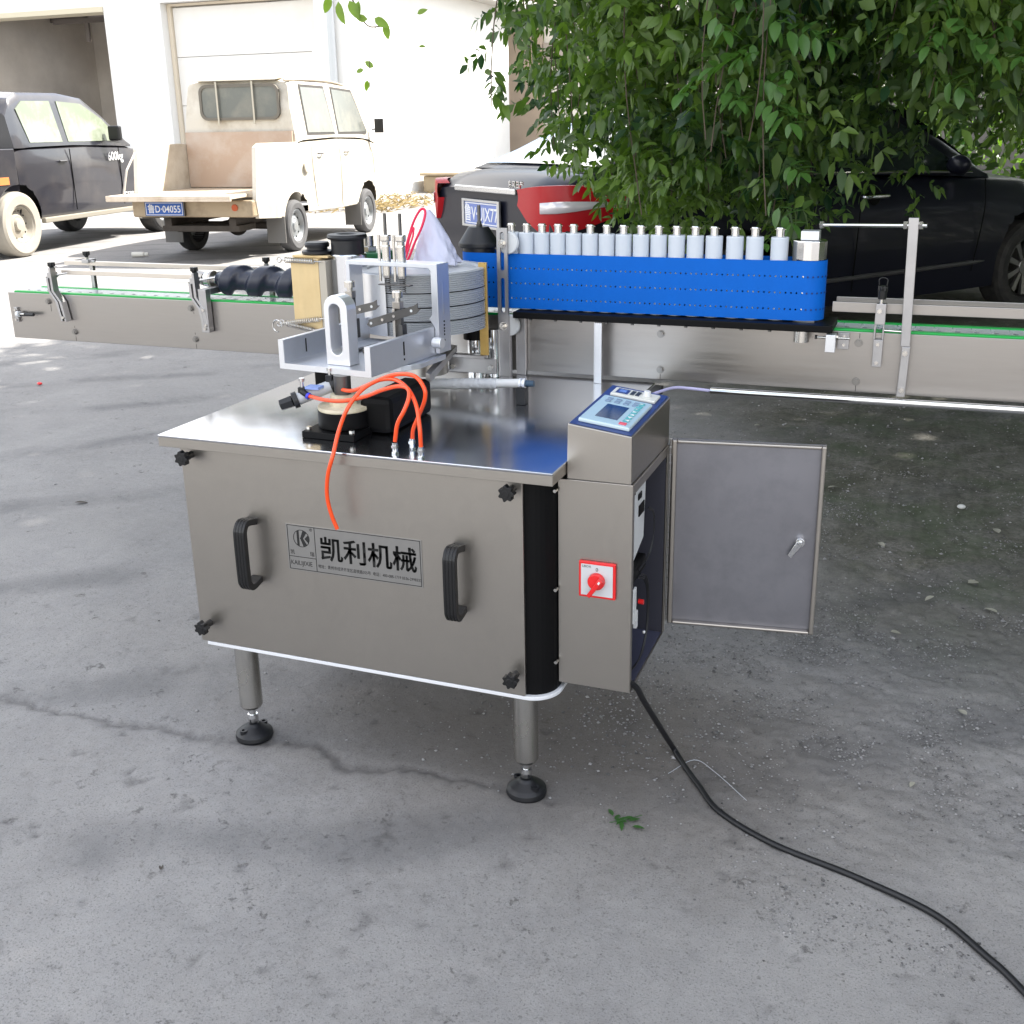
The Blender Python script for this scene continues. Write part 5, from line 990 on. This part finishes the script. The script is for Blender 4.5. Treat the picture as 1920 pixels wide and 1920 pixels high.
shell(keys, [(0, .30, .38), (2.33, .30, .38)], .29).build('cab_body', CREAMP, T_)
ck = [(.16, 1.20, .69, 1.62), (.20, 1.20, .695, 1.84), (.34, 1.22, .70, 1.885), (1.2, 1.24, .70, 1.895), (2.0, 1.23, .70, 1.87), (2.2, 1.22, .70, 1.80), (2.5, 1.2, .69, 1.52), (2.85, 1.14, .66, 1.18)]
cabin(ck, .13, .05).build('cab_roof', CREAMP, T_)
q = MB(); q.prism([(.10, 1.865), (.12, 1.895), (.30, 1.935), (.95, 1.94), (.95, 1.90), (.3, 1.89)], 'y', -.52, .52); q.build('roof_visor', mat('roof_cream', (.74, .68, .56), .45), T_, bev=.02)
# rear window with rounded rubber frame and two guard bars
wy0, wy1, wz0, wz1 = -.50, .42, 1.475, 1.80
outer = rrect(wy0 - .03, wy1 + .03, wz0 - .03, wz1 + .03, .09); inner = rrect(wy0, wy1, wz0, wz1, .07)
RWf = MB().ring(outer, inner, 'x', .125, .158).build('rear_window', mat('window_rubber', (.16, .145, .12), .6), T_)
q = MB(); q.prism(inner, 'x', .137, .150); q.build('window_glass', GLASSL, RWf)
q = MB(); q.box(.10, .112, .205, .225, 1.40, 1.86); q.build('guard_bar', mat('guard_metal', (.5, .46, .38), .4, .6), T_); q = MB(); q.box(.10, .112, -.235, -.215, 1.40, 1.86); q.build('guard_bar', MATS['guard_metal'], T_)
for (x0_, x1_, xa_, xb_) in ((.50, 1.18, .56, 1.30), (1.42, 2.08, 1.50, 2.42)):
    pl = [(xa_ - .06, 1.30), (x0_, 1.80), (x1_, 1.80), (xb_, 1.30)] if x0_ < 1 else [(xa_ - .05, 1.30), (x0_ + .02, 1.80), (x1_, 1.78), (xb_, 1.34), (xb_ - .03, 1.30)]
    fo = side_pane([(x + (-.03 if x < (x0_ + x1_) / 2 else .03), z + (.03 if z > 1.6 else -.03)) for x, z in pl], .70, 1.22, .13, -1, off=.003).build('side_window', mat('window_seal', (.06, .055, .05), .6), T_)
    side_pane(pl, .70, 1.22, .13, -1, off=.007).build('window_glass', GLASSL, fo)
q = MB(); q.hexa([(2.30, -.66, 1.26), (2.78, -.60, 1.26), (2.78, .60, 1.26), (2.30, .66, 1.26), (2.21, -.60, 1.80), (2.24, -.55, 1.80), (2.24, .55, 1.80), (2.21, .60, 1.80)]); q.build('windscreen', GLASSL, T_)
q = MB(); q.box(2.62, 2.66, -.86, -.74, 1.28, 1.46); q.tube([(2.62, -.70, 1.32), (2.64, -.80, 1.34)], .01, 6); q.build('side_mirror', BLK, T_, bev=.01)
for pts in ([(.52, -.712, 1.20), (.50, -.728, .9), (.60, -.715, .46)], [(1.36, -.715, 1.22), (1.36, -.737, .9), (1.38, -.72, .42)], [(2.42, -.71, 1.2), (2.55, -.73, .95), (2.62, -.70, .62)]): MB().tube(spline(pts, 4), .0035, 5).build('door_gap', mat('gap_brown', (.12, .10, .08), .8), T_)
for x in (.66, 1.50): MB().tube(spline([(x, -.725, 1.06), (x + .03, -.75, 1.06), (x + .12, -.75, 1.06), (x + .15, -.725, 1.06)], 3), .009, 6).build('door_handle', DSTEEL, T_)
q = MB(); q.lathe([(.0001, -.742), (.06, -.742), (.065, -.736), (.065, -.73)], (.30, 0, .92), 20, axis='y'); q.build('fuel_cap', CREAMP, T_)
MB().tube(spline([(.14, -.60, 1.86), (.8, -.615, 1.885), (1.6, -.615, 1.88), (2.16, -.60, 1.80), (2.5, -.63, 1.5)], 5), .012, 6).build('drip_rail', mat('rail_brown', (.40, .34, .26), .6), T_)
# short load bed
for s in (-1, 1):
    q = MB(); y0_, y1_ = (-.71, -.665) if s < 0 else (.665, .71)
    arc = [(.36 * math.cos(R(a)), .30 + .36 * math.sin(R(a))) for a in range(0, 181, 12)]
    poly = [(.155, .42), (.155, 1.20), (-.82, 1.20), (-.93, 1.16), (-1.02, .62), (-.98, .44), (-.37, .40)] + [p for p in arc[::-1]][1:-1] + [(.155, .36)]
    poly = [(.155, 1.20), (-.82, 1.20), (-.93, 1.16), (-1.02, .62), (-.98, .44), (-.36, .40)] + [p for p in arc[::-1] if p[0] < .15] + [(.155, .60)]
    q.prism(poly, 'y', y0_, y1_); q.build('bed_side', CREAMP, T_, bev=.012)
q = MB(); q.box(-1.0, .155, -.66, .66, .66, .70); q.build('bed_floor', mat('bed_floor', (.5, .42, .32), .6, 0, dirt=.8, dirtcol=(.28, .2, .12)), T_)
q = MB(); q.box(.115, .154, -.66, .66, .71, 1.32); q.build('bed_front', mat('bed_panel', (.46, .34, .26), .5, 0, dirt=.5, dirtcol=(.6, .55, .5), dscale=3), T_)
q = MB(); q.box(-.86, -.2, -.67, .67, 1.205, 1.23); q.build('bed_rail', mat('rail_grey', (.35, .34, .32), .5, .4), T_) if False else None
q = MB(); q.box(-1.42, -1.03, -.62, .80, .665, .700); q.box(-1.42, -1.39, -.62, .80, .640, .665); TG = q.build('tailgate', mat('tailgate_paint', (.70, .60, .48), .45, 0, dirt=.7, dirtcol=(.38, .25, .15), dscale=4), T_, bev=.008)
q = MB(); q.tube([(-1.36, .62, .70), (-1.28, .60, .95), (-1.02, .64, 1.12)], .012, 6); q.build('tailgate_stay', mat('stay_grey', (.5, .45, .4), .5, .4), T_)
q = MB(); q.box(-1.10, -.96, -.70, .70, .46, .635); q.build('rear_bumper', mat('bumper_tan', (.42, .33, .22), .5, 0, dirt=.6, dirtcol=(.16, .11, .07), dscale=5), T_, bev=.02)
q = MB(); q.lathe([(.0001, 0), (.045, 0), (.045, .01), (.0001, .01)], (-1.112, .50, .56), 16, axis='x'); q.build('tail_lamp', WHITE, T_); q = MB(); q.lathe([(.0001, 0), (.035, 0), (.035, .01), (.0001, .01)], (-1.112, -.50, .56), 16, axis='x'); q.build('tail_lamp', mat('amber', (.5, .08, .01), .3), T_)
q = MB(); q.box(-1.15, -1.118, .06, .52, .475, .63); q.build('plate_bracket', DSTEEL, T_); plate(T_, '鲁D·04055', -1.151, .29, .552, .44, .14, tsize=.10)
q = MB(); q.box(-.95, 2.2, -.42, -.34, .36, .44); q.box(-.95, 2.2, .34, .42, .36, .44); q.box(-.95, -.55, -.45, .45, .30, .36); q.cyl((0, -.6, .29), (0, .6, .29), .045, n=12); q.ball((0, .05, .29), .12, 8); q.tube(spline([(-.9, .3, .32), (-.4, .32, .28), (.3, .3, .30), (1.5, .25, .33)], 5), .03, 8); q.build('chassis', mat('rusty_chassis', (.06, .05, .042), .8, 0, noise=.4, nscale=12), T_)
for x in (0, 2.33):
    for s in (-1, 1): wheel(T_, x, s * .63, .287, .17, .185, 0, RIMS, DUSTT if s < 0 else TYRE, s, steel=True)
for x in (-.42, 1.94):
    for s in (-1, 1): q = MB(); q.box(x - .006, x + .006, s * .63 - .11, s * .63 + .11, .13, .42); q.build('mud_flap', mat('mudflap', (.16, .155, .15), .7), T_)

# ---------------- dark double-cab pickup further left
DKP = mat('dusty_black_paint', (.016, .016, .024), .3, 0, coat=.8, dirt=.35, dirtcol=(.10, .085, .075), dscale=2)
K_ = vehicle('dark_pickup', (-9.0, 7.85), 100, 'dusty black double-cab pickup truck at the left edge in front of the garage', 'pickup')
keys = [(.08, .42, 1.16, .72, .76, .73, 0), (.2, .38, 1.19, .74, .78, .75, 0), (1.5, .38, 1.20, .75, .79, .76, 0), (2.5, .38, 1.17, .75, .79, .74, .03), (3.3, .42, 1.08, .74, .78, .68, .04), (3.85, .46, .98, .68, .74, .6, .02), (3.95, .5, .85, .6, .66, .56, 0)]
shell(keys, [(0, .36, .44), (3.2, .36, .44)], .36).build('cab_body', DKP, K_)
ck = [(.10, 1.18, .75, 1.55), (.22, 1.18, .76, 1.70), (.42, 1.19, .76, 1.775), (1.2, 1.20, .76, 1.79), (1.7, 1.19, .76, 1.74), (2.12, 1.18, .75, 1.52), (2.62, 1.16, .73, 1.20)]
cabin(ck, .16, .03).build('cab_roof', DKP, K_)
PALEG = mat('reflecting_window', (.17, .20, .13), .1, 0, spec=.9, noise=.35, nscale=2.2, dirt=.5, dirtcol=(.5, .52, .5), dscale=1.5)
side_pane([(.40, 1.24), (.30, 1.60), (.44, 1.69), (.98, 1.70), (1.04, 1.24)], .76, 1.19, .16, -1, off=.006).build('side_window', PALEG, K_)
side_pane([(1.16, 1.24), (1.12, 1.70), (1.62, 1.68), (2.02, 1.50), (2.36, 1.24)], .76, 1.19, .16, -1, off=.006).build('side_window', PALEG, K_)
q = MB(); q.box(1.98, 2.06, -.96, -.80, 1.24, 1.42); q.build('side_mirror', BLK, K_, bev=.02)
for s in (-1, 1):
    q = MB(); arc = [(.43 * math.cos(R(a)), .36 + .43 * math.sin(R(a))) for a in range(180, -1, -12)]
    q.prism([(.06, 1.18), (-1.3, 1.18), (-1.32, .50), (-.44, .46)] + [p for p in arc if p[0] < .05] + [(.06, .80)], 'y', s * .70, s * .775); q.build('bed_side', DKP, K_, bev=.02)
q = MB(); q.box(-1.3, .06, -.69, .69, .62, .66); q.build('bed_floor', BLKM, K_)
q = MB(); q.box(-1.34, -1.30, -.70, .70, .62, 1.17); q.build('tailgate', DKP, K_, bev=.01)
q = MB(); q.prism([(-.36, .80), (-.12, .80), (-.12, .88), (-.36, .88)], 'y', -.785, -.776); q.build('side_marker', mat('amber_marker', (.6, .2, .06), .4), K_)
q = MB(); q.box(.42, 2.55, -.80, -.74, .34, .40); q.build('sill', mat('sill_dust', (.25, .23, .19), .6), K_, bev=.01)
PALET = mat('sunlit_pale_tyre', (.36, .33, .28), .85, 0, noise=.1, nscale=20)  # near rear wheel only: its sunlit paleness is put into the colour
for x in (0, 3.2):
    for s in (-1, 1): wheel(K_, x, s * .68, .36, .24, .21, 0, PALET if s < 0 and x == 0 else RIMS, PALET if s < 0 and x == 0 else TYRE, s, steel=True)
text('600kg', .15, WINK, 'lettering', K_, Matrix(((1, 0, 0, 1.92), (0, 0, -1, -.800), (0, 1, 0, 1.0), (0, 0, 0, 1))), .001)
text('GE905', .11, WINK, 'lettering', K_, Matrix(((1, 0, 0, 2.20), (0, 0, -1, -.802), (0, 1, 0, .52), (0, 0, 0, 1))), .001)
for xx in (1.10, 2.20): MB().box(xx - .004, xx + .004, -.7965, -.788, .45, 1.16).build('door_gap', BLKM, K_)
q = MB(); q.tube([(1.0, -.80, 1.02), (.86, -.80, 1.02)], .012, 6); q.build('door_handle', DSTEEL, K_)

# ================================================================== BUILDING
PLAST = mat('white_plaster', (.80, .79, .77), .8, 0, noise=.03, nscale=3, dirt=.25, dirtcol=(.62, .58, .50), dscale=.8, bump=.1, bscale=30)
GRAYP = mat('grey_soffit', (.50, .48, .45), .8, 0, noise=.1, nscale=4)
B = empty('garage_building', (-11, 20, 0), 'white plastered garage building with an open dark bay and a closed panel door', 'building')
wy = 17.6; top = 5.2; oh = 3.80
q = MB(); q.box(-14.85, -13.45, wy, wy + .5, 0, oh); q.box(-24, -9.35, wy, wy + .5, oh, top); q.box(-9.95, -9.35, wy, wy + .5, 0, oh); q.box(-24, -20.2, wy, wy + .5, 0, oh); q.build('front_wall', PLAST, B)
q = MB(); q.box(-14.95, -14.60, wy - .06, wy - .001, 0, oh); q.build('pier', PLAST, B) if False else None
q = MB(); q.box(-20.2, -14.85, wy - .03, wy + .47, oh - .10, oh - .002); q.build('lintel', mat('lintel_sand', (.62, .56, .42), .8), B)
# open bay interior
INT = mat('dusty_interior', (.50, .46, .41), .9, 0, noise=.2, nscale=1.2, dirt=.6, dirtcol=(.66, .62, .56), dscale=.7)
q = MB(); q.box(-20.4, -13.6, 23.4, 23.6, 0, 4.6); q.box(-20.4, -20.2, wy + .5, 23.4, 0, 4.6); q.box(-14.80, -14.6, wy + .51, 23.4, 0, 4.6); q.box(-20.2, -14.8, wy + .5, 19.2, 4.3, 4.5); q.box(-20.2, -14.8, 22.2, 23.4, 4.3, 4.5); q.box(-20.2, -18.9, 19.2, 22.2, 4.3, 4.5); q.build('bay_interior', INT, B)  # ceiling gap added out of view to let sun into the bay
q = MB()
for y in (18.6, 20.2, 21.8): q.box(-20.1, -14.81, y, y + .18, 4.05, 4.29)
q.box(-16.2, -16.1, 18.55, 18.6, 3.25, 4.0); q.box(-17.0, -15.0, 18.50, 18.56, 3.62, 3.72); q.build('ceiling_beam', mat('beam_dark', (.10, .085, .075), .9), B)
q = MB(); q.box(-15.6, -14.82, 21.0, 21.6, 0, 1.9); q.build('cupboard', mat('cupboard_dark', (.07, .06, .055), .9), B)
# closed panel door
GD = empty('panel_door', (-11.7, 17.9, 1.9)); GD.parent = B; W[GD.name] = Vector((-11.7, 17.9, 1.9)); GD.location = W[GD.name] - W[B.name]
DOORM = mat('door_white', (.78, .76, .72), .6, 0, noise=.03, nscale=2, dirt=.2, dirtcol=(.6, .52, .4), dscale=1.2)
k = 0
for z in np.arange(0, 3.7, .93): MB().box(-13.35, -10.05, 17.86, 17.92, z + .006, min(z + .924, 3.74)).build('door_panel', DOORM, GD)
q = MB(); q.box(-13.445, -13.36, 17.80, 17.95, 0, 3.79); q.box(-10.04, -9.955, 17.80, 17.95, 0, 3.79); q.box(-13.36, -10.04, 17.80, 17.95, 3.745, 3.79); q.build('door_frame', mat('frame_cream', (.66, .58, .46), .7), GD)
q = MB(); q.box(-9.85, -9.35, wy + .5, 26.2, 0, top - 1.0); q.build('side_wall', PLAST, B)
q = MB(); q.prism([(-9.95, 4.2), (-8.85, 4.2), (-8.85, 4.42), (-9.95, 4.42)], 'y', wy + .501, 27.0); q.build('eave', GRAYP, B)
q = MB(); q.box(-24, -14.6, wy - .1, 19.0, top, top + .2); q.box(-14.6, -8.8, wy - .1, 30, top, top + .2); q.build('roof_slab', PLAST, B)  # slab stops short over the bay, an opening added for the sun
q = MB(); q.cyl((-9.55, wy - .10, .1), (-9.55, wy - .10, 5.0), .07, n=14); q.build('downpipe', mat('pipe_grey', (.55, .57, .58), .5), B)
B2 = empty('sand_coloured_annex', (-8.0, 29, 0), 'sand-coloured rendered annex behind the white garage, partly hidden by foliage', 'building')
q = MB(); q.box(-10.5, -2.0, 28.0, 28.3, 0, 5.6); q.build('wall', mat('annex_render', (.78, .74, .66), .85, 0, noise=.08, nscale=1.5), B2)
q = MB(); q.box(-10.5, -9.0, 27.7, 27.99, 0, 6); q.build('pillar', mat('annex_brown', (.45, .36, .28), .85, 0, noise=.25, nscale=1.2), B2)
q = MB(); q.box(-8.98, -2.0, 27.85, 27.99, 3.0, 3.5); q.build('wall_band', mat('annex_stain', (.42, .37, .32), .9, 0, noise=.3, nscale=2), B2)
B3 = empty('boundary_wall', (8, 24, 0), 'grey rendered boundary wall far behind the sedan', 'wall')
q = MB(); q.box(-1.9, 22, 24.0, 24.3, 0, 2.6); q.build('wall', mat('dark_render', (.14, .13, .12), .9, 0, noise=.3, nscale=1.5), B3); q = MB(); q.box(-1.9, 22, 23.95, 24.35, 2.6, 2.72); q.build('coping', GRAYP, B3)
# straw and planks at the foot of the side wall
def straw(name, cx, cy, n_, w_, d_, h_, m, label):
    q = MB()
    for i in range(n_):
        x, y = cx + rnd.uniform(-w_, w_), cy + rnd.uniform(-d_, d_); z = rnd.uniform(0, h_) * (1 - abs(x - cx) / w_ * .5); a = rnd.uniform(0, 6.28); L_ = rnd.uniform(.06, .18); e = rnd.uniform(-.6, .9)
        dx_, dy_, dz_ = L_ * math.cos(a), L_ * math.sin(a), L_ * e; ww = .02
        q.add([(x, y, z), (x + dx_ + ww, y + dy_, z + dz_), (x + dx_ * 1.4, y + dy_ * 1.4 + ww, z + dz_ * 1.3), (x + dx_ * .4, y + dy_ * .4 + ww, z + dz_ * .3 + ww)], [(0, 1, 2, 3)])
    o = q.build(name, m, None); return tag(o, label, None, None, 'stuff')
straw('dry_weeds', -7.9, 15.9, 700, .75, 1.3, .22, mat('straw', (.30, .22, .09), .8, 0, noise=.3, nscale=10), 'dry yellow weeds along the foot of the white side wall')
straw('dry_weeds_by_annex', -7.2, 23.5, 900, 1.0, 1.8, .45, mat('straw_green', (.30, .30, .10), .8, 0, noise=.3, nscale=10), 'dry weeds further back beside the annex')
q = MB(); q.box(-9.2, -7.9, 20.5, 22.2, 0, .35); q.box(-9.25, -7.8, 20.4, 22.3, .36, .42); tag(q.build('timber_pile', mat('old_timber', (.34, .27, .18), .8, 0, noise=.3, nscale=6), None, bev=.02), 'low pile of pale timber boards against the white side wall', 'timber')

# ================================================================== TREE
T = empty('tree', (5.6, 5.2, 0), 'big leafy tree whose branches hang down in front of the dark sedan', 'tree')
BARK = mat('bark', (.10, .075, .055), .9, 0, noise=.3, nscale=20, bump=.6, bscale=40)
q = MB(); q.tube(spline([(5.6, 5.2, 0), (5.55, 5.15, 1.2), (5.3, 5.0, 2.6), (5.0, 4.9, 4.2)], 5), [.24 - .006 * i for i in range(16)], 14); q.build('trunk', BARK, T)
limb_pts = [[(5.2, 5.0, 3.2), (4.2, 4.6, 4.0), (2.8, 4.0, 4.5), (1.0, 3.0, 4.5), (-.3, 2.4, 4.3)], [(5.2, 5.0, 3.0), (4.4, 4.0, 3.8), (3.0, 2.8, 4.2), (1.8, 2.0, 4.0)], [(5.1, 5.0, 3.8), (4.2, 6.4, 4.8), (2.2, 7.6, 5.0), (0, 8.0, 4.9)], [(5.2, 5.0, 3.6), (6.2, 6.6, 4.6), (6.8, 8.8, 5.2)], [(5.0, 4.9, 4.0), (4.0, 5.2, 5.0), (2.0, 5.6, 5.4), (-.8, 5.4, 5.0)]]
for L_ in limb_pts:
    s_ = spline(L_, 6); MB().tube(s_, [.09 - .075 * i / len(s_) for i in range(len(s_))], 8).build('limb', BARK, T)
# leaflet prototype: six-vertex folded blade
def leaf_cloud(name, pos, dirs, L_, W_, m, parent, label=None):
    """pos Nx3, dirs Nx3 unit (leaf axis), sizes"""
    N = len(pos); up = nr.normal(0, 1, (N, 3)); up[:, 2] += 1.2; side = np.cross(dirs, up); side /= np.linalg.norm(side, axis=1, keepdims=True) + 1e-9; nm = np.cross(side, dirs)
    Lc, Wc = L_[:, None], W_[:, None]; droop = nr.uniform(.05, .35, (N, 1))
    p0 = pos; p1 = pos + dirs * Lc * .38 + side * Wc * .5 + nm * Wc * .14; p2 = pos + dirs * Lc * .38 - side * Wc * .5 + nm * Wc * .14; pm = pos + dirs * Lc * .45
    p3 = pos + dirs * Lc * .74 + side * Wc * .36 + nm * (Wc * .1) - np.array([0, 0, 1]) * Lc * droop * .5; p4 = pos + dirs * Lc * .74 - side * Wc * .36 + nm * (Wc * .1) - np.array([0, 0, 1]) * Lc * droop * .5
    pt = pos + dirs * Lc - np.array([0, 0, 1]) * Lc * droop
    v = np.stack([p0, p1, p2, pm, p3, p4, pt], 1).reshape(-1, 3)
    f = np.array([(0, 1, 3, 3), (0, 3, 2, 2), (1, 4, 6, 3), (2, 3, 6, 5)])
    tri = np.array([(0, 1, 3), (0, 3, 2), (1, 4, 3), (4, 6, 3), (3, 6, 5), (3, 5, 2)]); F_ = (tri[None] + (np.arange(N) * 7)[:, None, None]).reshape(-1, 3)
    cl_ = .5 + .28 * np.sin(pos[:, 0] * 6.1 + 2 * np.sin(pos[:, 2] * 5)) * np.sin(pos[:, 2] * 7.3 + pos[:, 1] * 3); var = np.repeat(np.clip(nr.normal(0, .20, N) + cl_, 0, 1), 6)
    o = raw(name, v, F_, m, parent, attr=var, kind='stuff' if parent is None or True else None, author=(0, 0, 0), smooth=True)
    if label: o['label'] = label
    return o
LEAFM = mat('tree_leaf', (.062, .135, .036), .38, 0, noise=.70, attr='var', trans=.32, spec=.45, ends=((.013, .045, .020), (.15, .24, .045)))
# hanging strands: compound leaves along drooping stems
OX = [-.10, -.02, .01, .05, .13, .21, .38, .53, .71, .78, .84, .98, 1.04, 1.15, 1.23, 1.34, 1.47, 1.65, 2.2]; OZ = [1.9, 1.60, 1.43, 1.30, 1.21, 1.13, .97, .94, .96, 1.04, .96, .95, 1.22, 1.20, 1.28, 1.33, 1.33, 1.33, 1.3]
pos, dirs, LL, WW = [], [], [], []; stems = MB(); loose = []
def compound(o, d, n_=9, sz=.041):
    d = d / np.linalg.norm(d); s_ = np.cross(d, nr.normal(0, 1, 3)); s_ /= np.linalg.norm(s_); step = sz * .62; p = o.copy()
    for k in range(n_ // 2):
        p = p + d * step; d = d + np.array([0, 0, -.06]); d /= np.linalg.norm(d)
        for sg in (-1, 1):
            dd = d * .55 + s_ * sg + nr.normal(0, .22, 3) + np.array([0, 0, -.25]); dd /= np.linalg.norm(dd)
            pos.append(p.copy()); dirs.append(dd); l_ = sz * nr.uniform(.8, 1.3) * (.75 + .35 * math.sin(PI * (k + 1) / (n_ // 2 + 1))); LL.append(l_); WW.append(l_ * nr.uniform(.42, .55))
    pos.append(p.copy()); dirs.append(d); LL.append(sz * 1.2); WW.append(sz * .55)
# main curtain between the machine and the sedan
def curtain(n_, yr, xr, ztop, scale=1., jit=.12, sz=.041, clip=0.):
    for i in range(n_):
        y = nr.uniform(*yr); f_ = (y + 1.69) / (2.2 + 1.69); xq = nr.uniform(*xr)             # xq measured where it hangs in front of y = 2.2
        x = 1.42 + (xq - 1.42) * f_; zb = 1.3 + (np.interp(xq, OX, OZ) - 1.3) * f_ + abs(nr.normal(0, jit)) + clip * nr.rand()
        zt_ = ztop + nr.uniform(-.2, .3)
        if zb > zt_ - .15: continue
        n2 = int((zt_ - zb) / .062) + 1; px, py = x, y; ph = nr.rand() * 6; lean = nr.normal(0, .05, 2)
        pts = []
        for k in range(n2 + 1):
            t_ = k / n2; z = zb + (zt_ - zb) * t_; pts.append((px + lean[0] * (1 - t_) + .03 * math.sin(ph + 5 * t_), py + lean[1] * (1 - t_) + .03 * math.cos(ph + 4 * t_), z))
        if i % 3 == 0: stems.tube(pts[::2] + ([pts[-1]] if len(pts) % 2 == 0 else []), .0022, 4)
        for k, pz in enumerate(pts):
            if nr.rand() < .25: continue
            a = ph + k * 2.4; d = np.array([math.cos(a), math.sin(a), nr.uniform(-.75, .0)]); compound(np.array(pz), d, int(nr.choice([7, 9, 11])), sz * nr.uniform(.8, 1.25))
curtain(58, (1.7, 3.2), (-.02, .45), 2.3, jit=.16)
curtain(84, (1.6, 3.3), (.42, 1.05), 2.35, jit=.12); curtain(56, (1.6, 3.3), (1.0, 1.75), 2.35, jit=.22)
curtain(55, (1.6, 3.4), (1.35, 2.0), 2.35, jit=.10)
curtain(25, (3.2, 4.6), (1.3, 2.1), 2.9, jit=.15)
curtain(44, (1.5, 2.6), (.60, 1.8), 2.2, jit=.10, clip=.3, sz=.046)
curtain(45, (3.2, 4.6), (.15, 1.9), 2.9, jit=.25, sz=.046, clip=.2)
for (x, zb) in ((.47, .93), (.55, .95), (.70, .95), (.88, .96), (.93, .95), (.99, .97), (1.13, 1.05), (1.16, 1.10), (1.30, 1.12), (.60, 1.0), (.82, 1.0), (1.35, 1.04)):
    y = 2.1 + nr.uniform(-.15, .3); f_ = (y + 1.69) / 3.89; xx = 1.42 + (x - 1.42) * f_; zz = 1.3 + (zb - 1.3) * f_; ph = nr.rand() * 6
    for k in range(14):
        a = ph + k * 2.4; compound(np.array([xx + .02 * math.sin(k), y, zz + k * .042]), np.array([math.cos(a), math.sin(a), -.6]), 7, .032)
pos_, dirs_, LL_, WW_ = np.array(pos), np.array(dirs), np.array(LL), np.array(WW)
stems.build('twigs', BARK, T, kind='stuff')
# the 300 nearest leaflets are objects of their own
dist = np.linalg.norm(pos_ - np.array([1.42, -1.69, 1.3]), axis=1); inv_ = (pos_[:, 2] < 1.78); order = np.argsort(np.where(inv_, dist, 99))[:300]; keep = np.ones(len(pos_), bool); keep[order] = False
vs, fs = leaflet(1., .48, .25, .18); proto = bpy.data.meshes.new('leaf'); proto.from_pydata(vs, [], fs); proto.polygons.foreach_set('use_smooth', [True] * len(fs)); proto.materials.append(mat('tree_leaf_single', (.07, .16, .035), .36, 0, noise=.35, nscale=.9, trans=.26, spec=.45))
for i in order:
    o = bpy.data.objects.new('leaf', proto); COL.objects.link(o); o.parent = T; o.location = Vector(pos_[i]) - W['tree']
    o.rotation_mode = 'QUATERNION'; qd = Vector(dirs_[i]).to_track_quat('X', 'Z'); o.rotation_quaternion = qd; o.scale = (LL_[i],) * 3
leaf_cloud('foliage', pos_[keep], dirs_[keep], LL_[keep], WW_[keep], LEAFM, T)
# upper crown: broad canopy overhead
N = 210000; cx = nr.uniform(-1.9, 13.0, N); cy = nr.uniform(.2, 13.5, N)
cz = 4.6 + .5 * np.sin(cx * 1.1 + cy * .7) + nr.uniform(-.6, 1.5, N) ; edge = (cx > -.75 + .3 * np.sin(cy * 1.7)) ; ok = edge
cp = np.stack([cx, cy, cz], 1)[ok]; N = len(cp); dd = nr.normal(0, 1, (N, 3)); dd[:, 2] -= .5; dd /= np.linalg.norm(dd, axis=1, keepdims=True)
leaf_cloud('crown_foliage', cp, dd, nr.uniform(.12, .22, N), nr.uniform(.07, .12, N), LEAFM, T)
# thin sprig hanging in at the top, yellow-green in the sun
SP = empty('hanging_sprig', (-.9, 2.5, 1.9), 'thin twig with a few yellow-green leaves hanging against the white wall', 'twig')
YG = mat('sunny_leaf', (.20, .30, .05), .4, 0, noise=.3, nscale=20, trans=.4)
MB().tube(spline([(-.95, 2.5, 2.2), (-.90, 2.5, 1.9), (-.82, 2.5, 1.72), (-.74, 2.5, 1.70)], 5), .003, 5).build('twig', BARK, SP); MB().tube(spline([(-.77, 2.5, 1.70), (-.80, 2.5, 1.60), (-.81, 2.5, 1.50), (-.81, 2.5, 1.42)], 5), .0015, 5).build('twig', BARK, SP)
for (x, z, L_, a) in ((-.92, 1.80, .09, -80), (-.87, 1.80, .08, -60), (-.96, 1.82, .07, -120), (-.84, 1.80, .07, -100), (-.76, 1.73, .07, -30), (-.73, 1.71, .06, -80), (-.80, 1.73, .06, 170), (-.80, 1.55, .05, 150), (-.82, 1.50, .045, -100), (-.83, 1.54, .04, 190), (-.58, 1.74, .045, 20), (-.585, 1.62, .03, 0)):
    vs, fs = leaflet(L_, L_ * .5); MB(Matrix.Translation((x, 2.5 + rnd.uniform(-.03, .03), z)) @ Matrix.Rotation(-R(a), 4, 'Y') @ Matrix.Rotation(rnd.uniform(.9, 1.9), 4, 'X')).add(vs, fs, True).build('leaf', YG, SP)
# dark hedge mass behind the sedan
N = 26000; hx_ = nr.uniform(-1.0, 14, N); hz_ = nr.beta(1.2, 1.1, N) * 4.2; hy_ = nr.uniform(13.5, 16, N)
dd = nr.normal(0, 1, (N, 3)); dd[:, 2] -= .3; dd /= np.linalg.norm(dd, axis=1, keepdims=True)
o = leaf_cloud('hedge', np.stack([hx_, hy_, hz_], 1), dd, nr.uniform(.12, .24, N), nr.uniform(.06, .12, N), LEAFM, None, 'dense dark hedge behind the sedan')

N = 16000; hx_ = nr.uniform(9.5, 11, N); hy_ = nr.uniform(-5, 13, N); hz_ = nr.beta(1.2, 1.1, N) * 3.6  # hedge added out of view; darkens what the sedan side reflects
dd = nr.normal(0, 1, (N, 3)); dd[:, 2] -= .3; dd /= np.linalg.norm(dd, axis=1, keepdims=True)
leaf_cloud('hedge', np.stack([hx_, hy_, hz_], 1), dd, nr.uniform(.16, .30, N), nr.uniform(.09, .16, N), LEAFM, None, 'unseen dark hedge added at the right to darken reflections in the sedan')
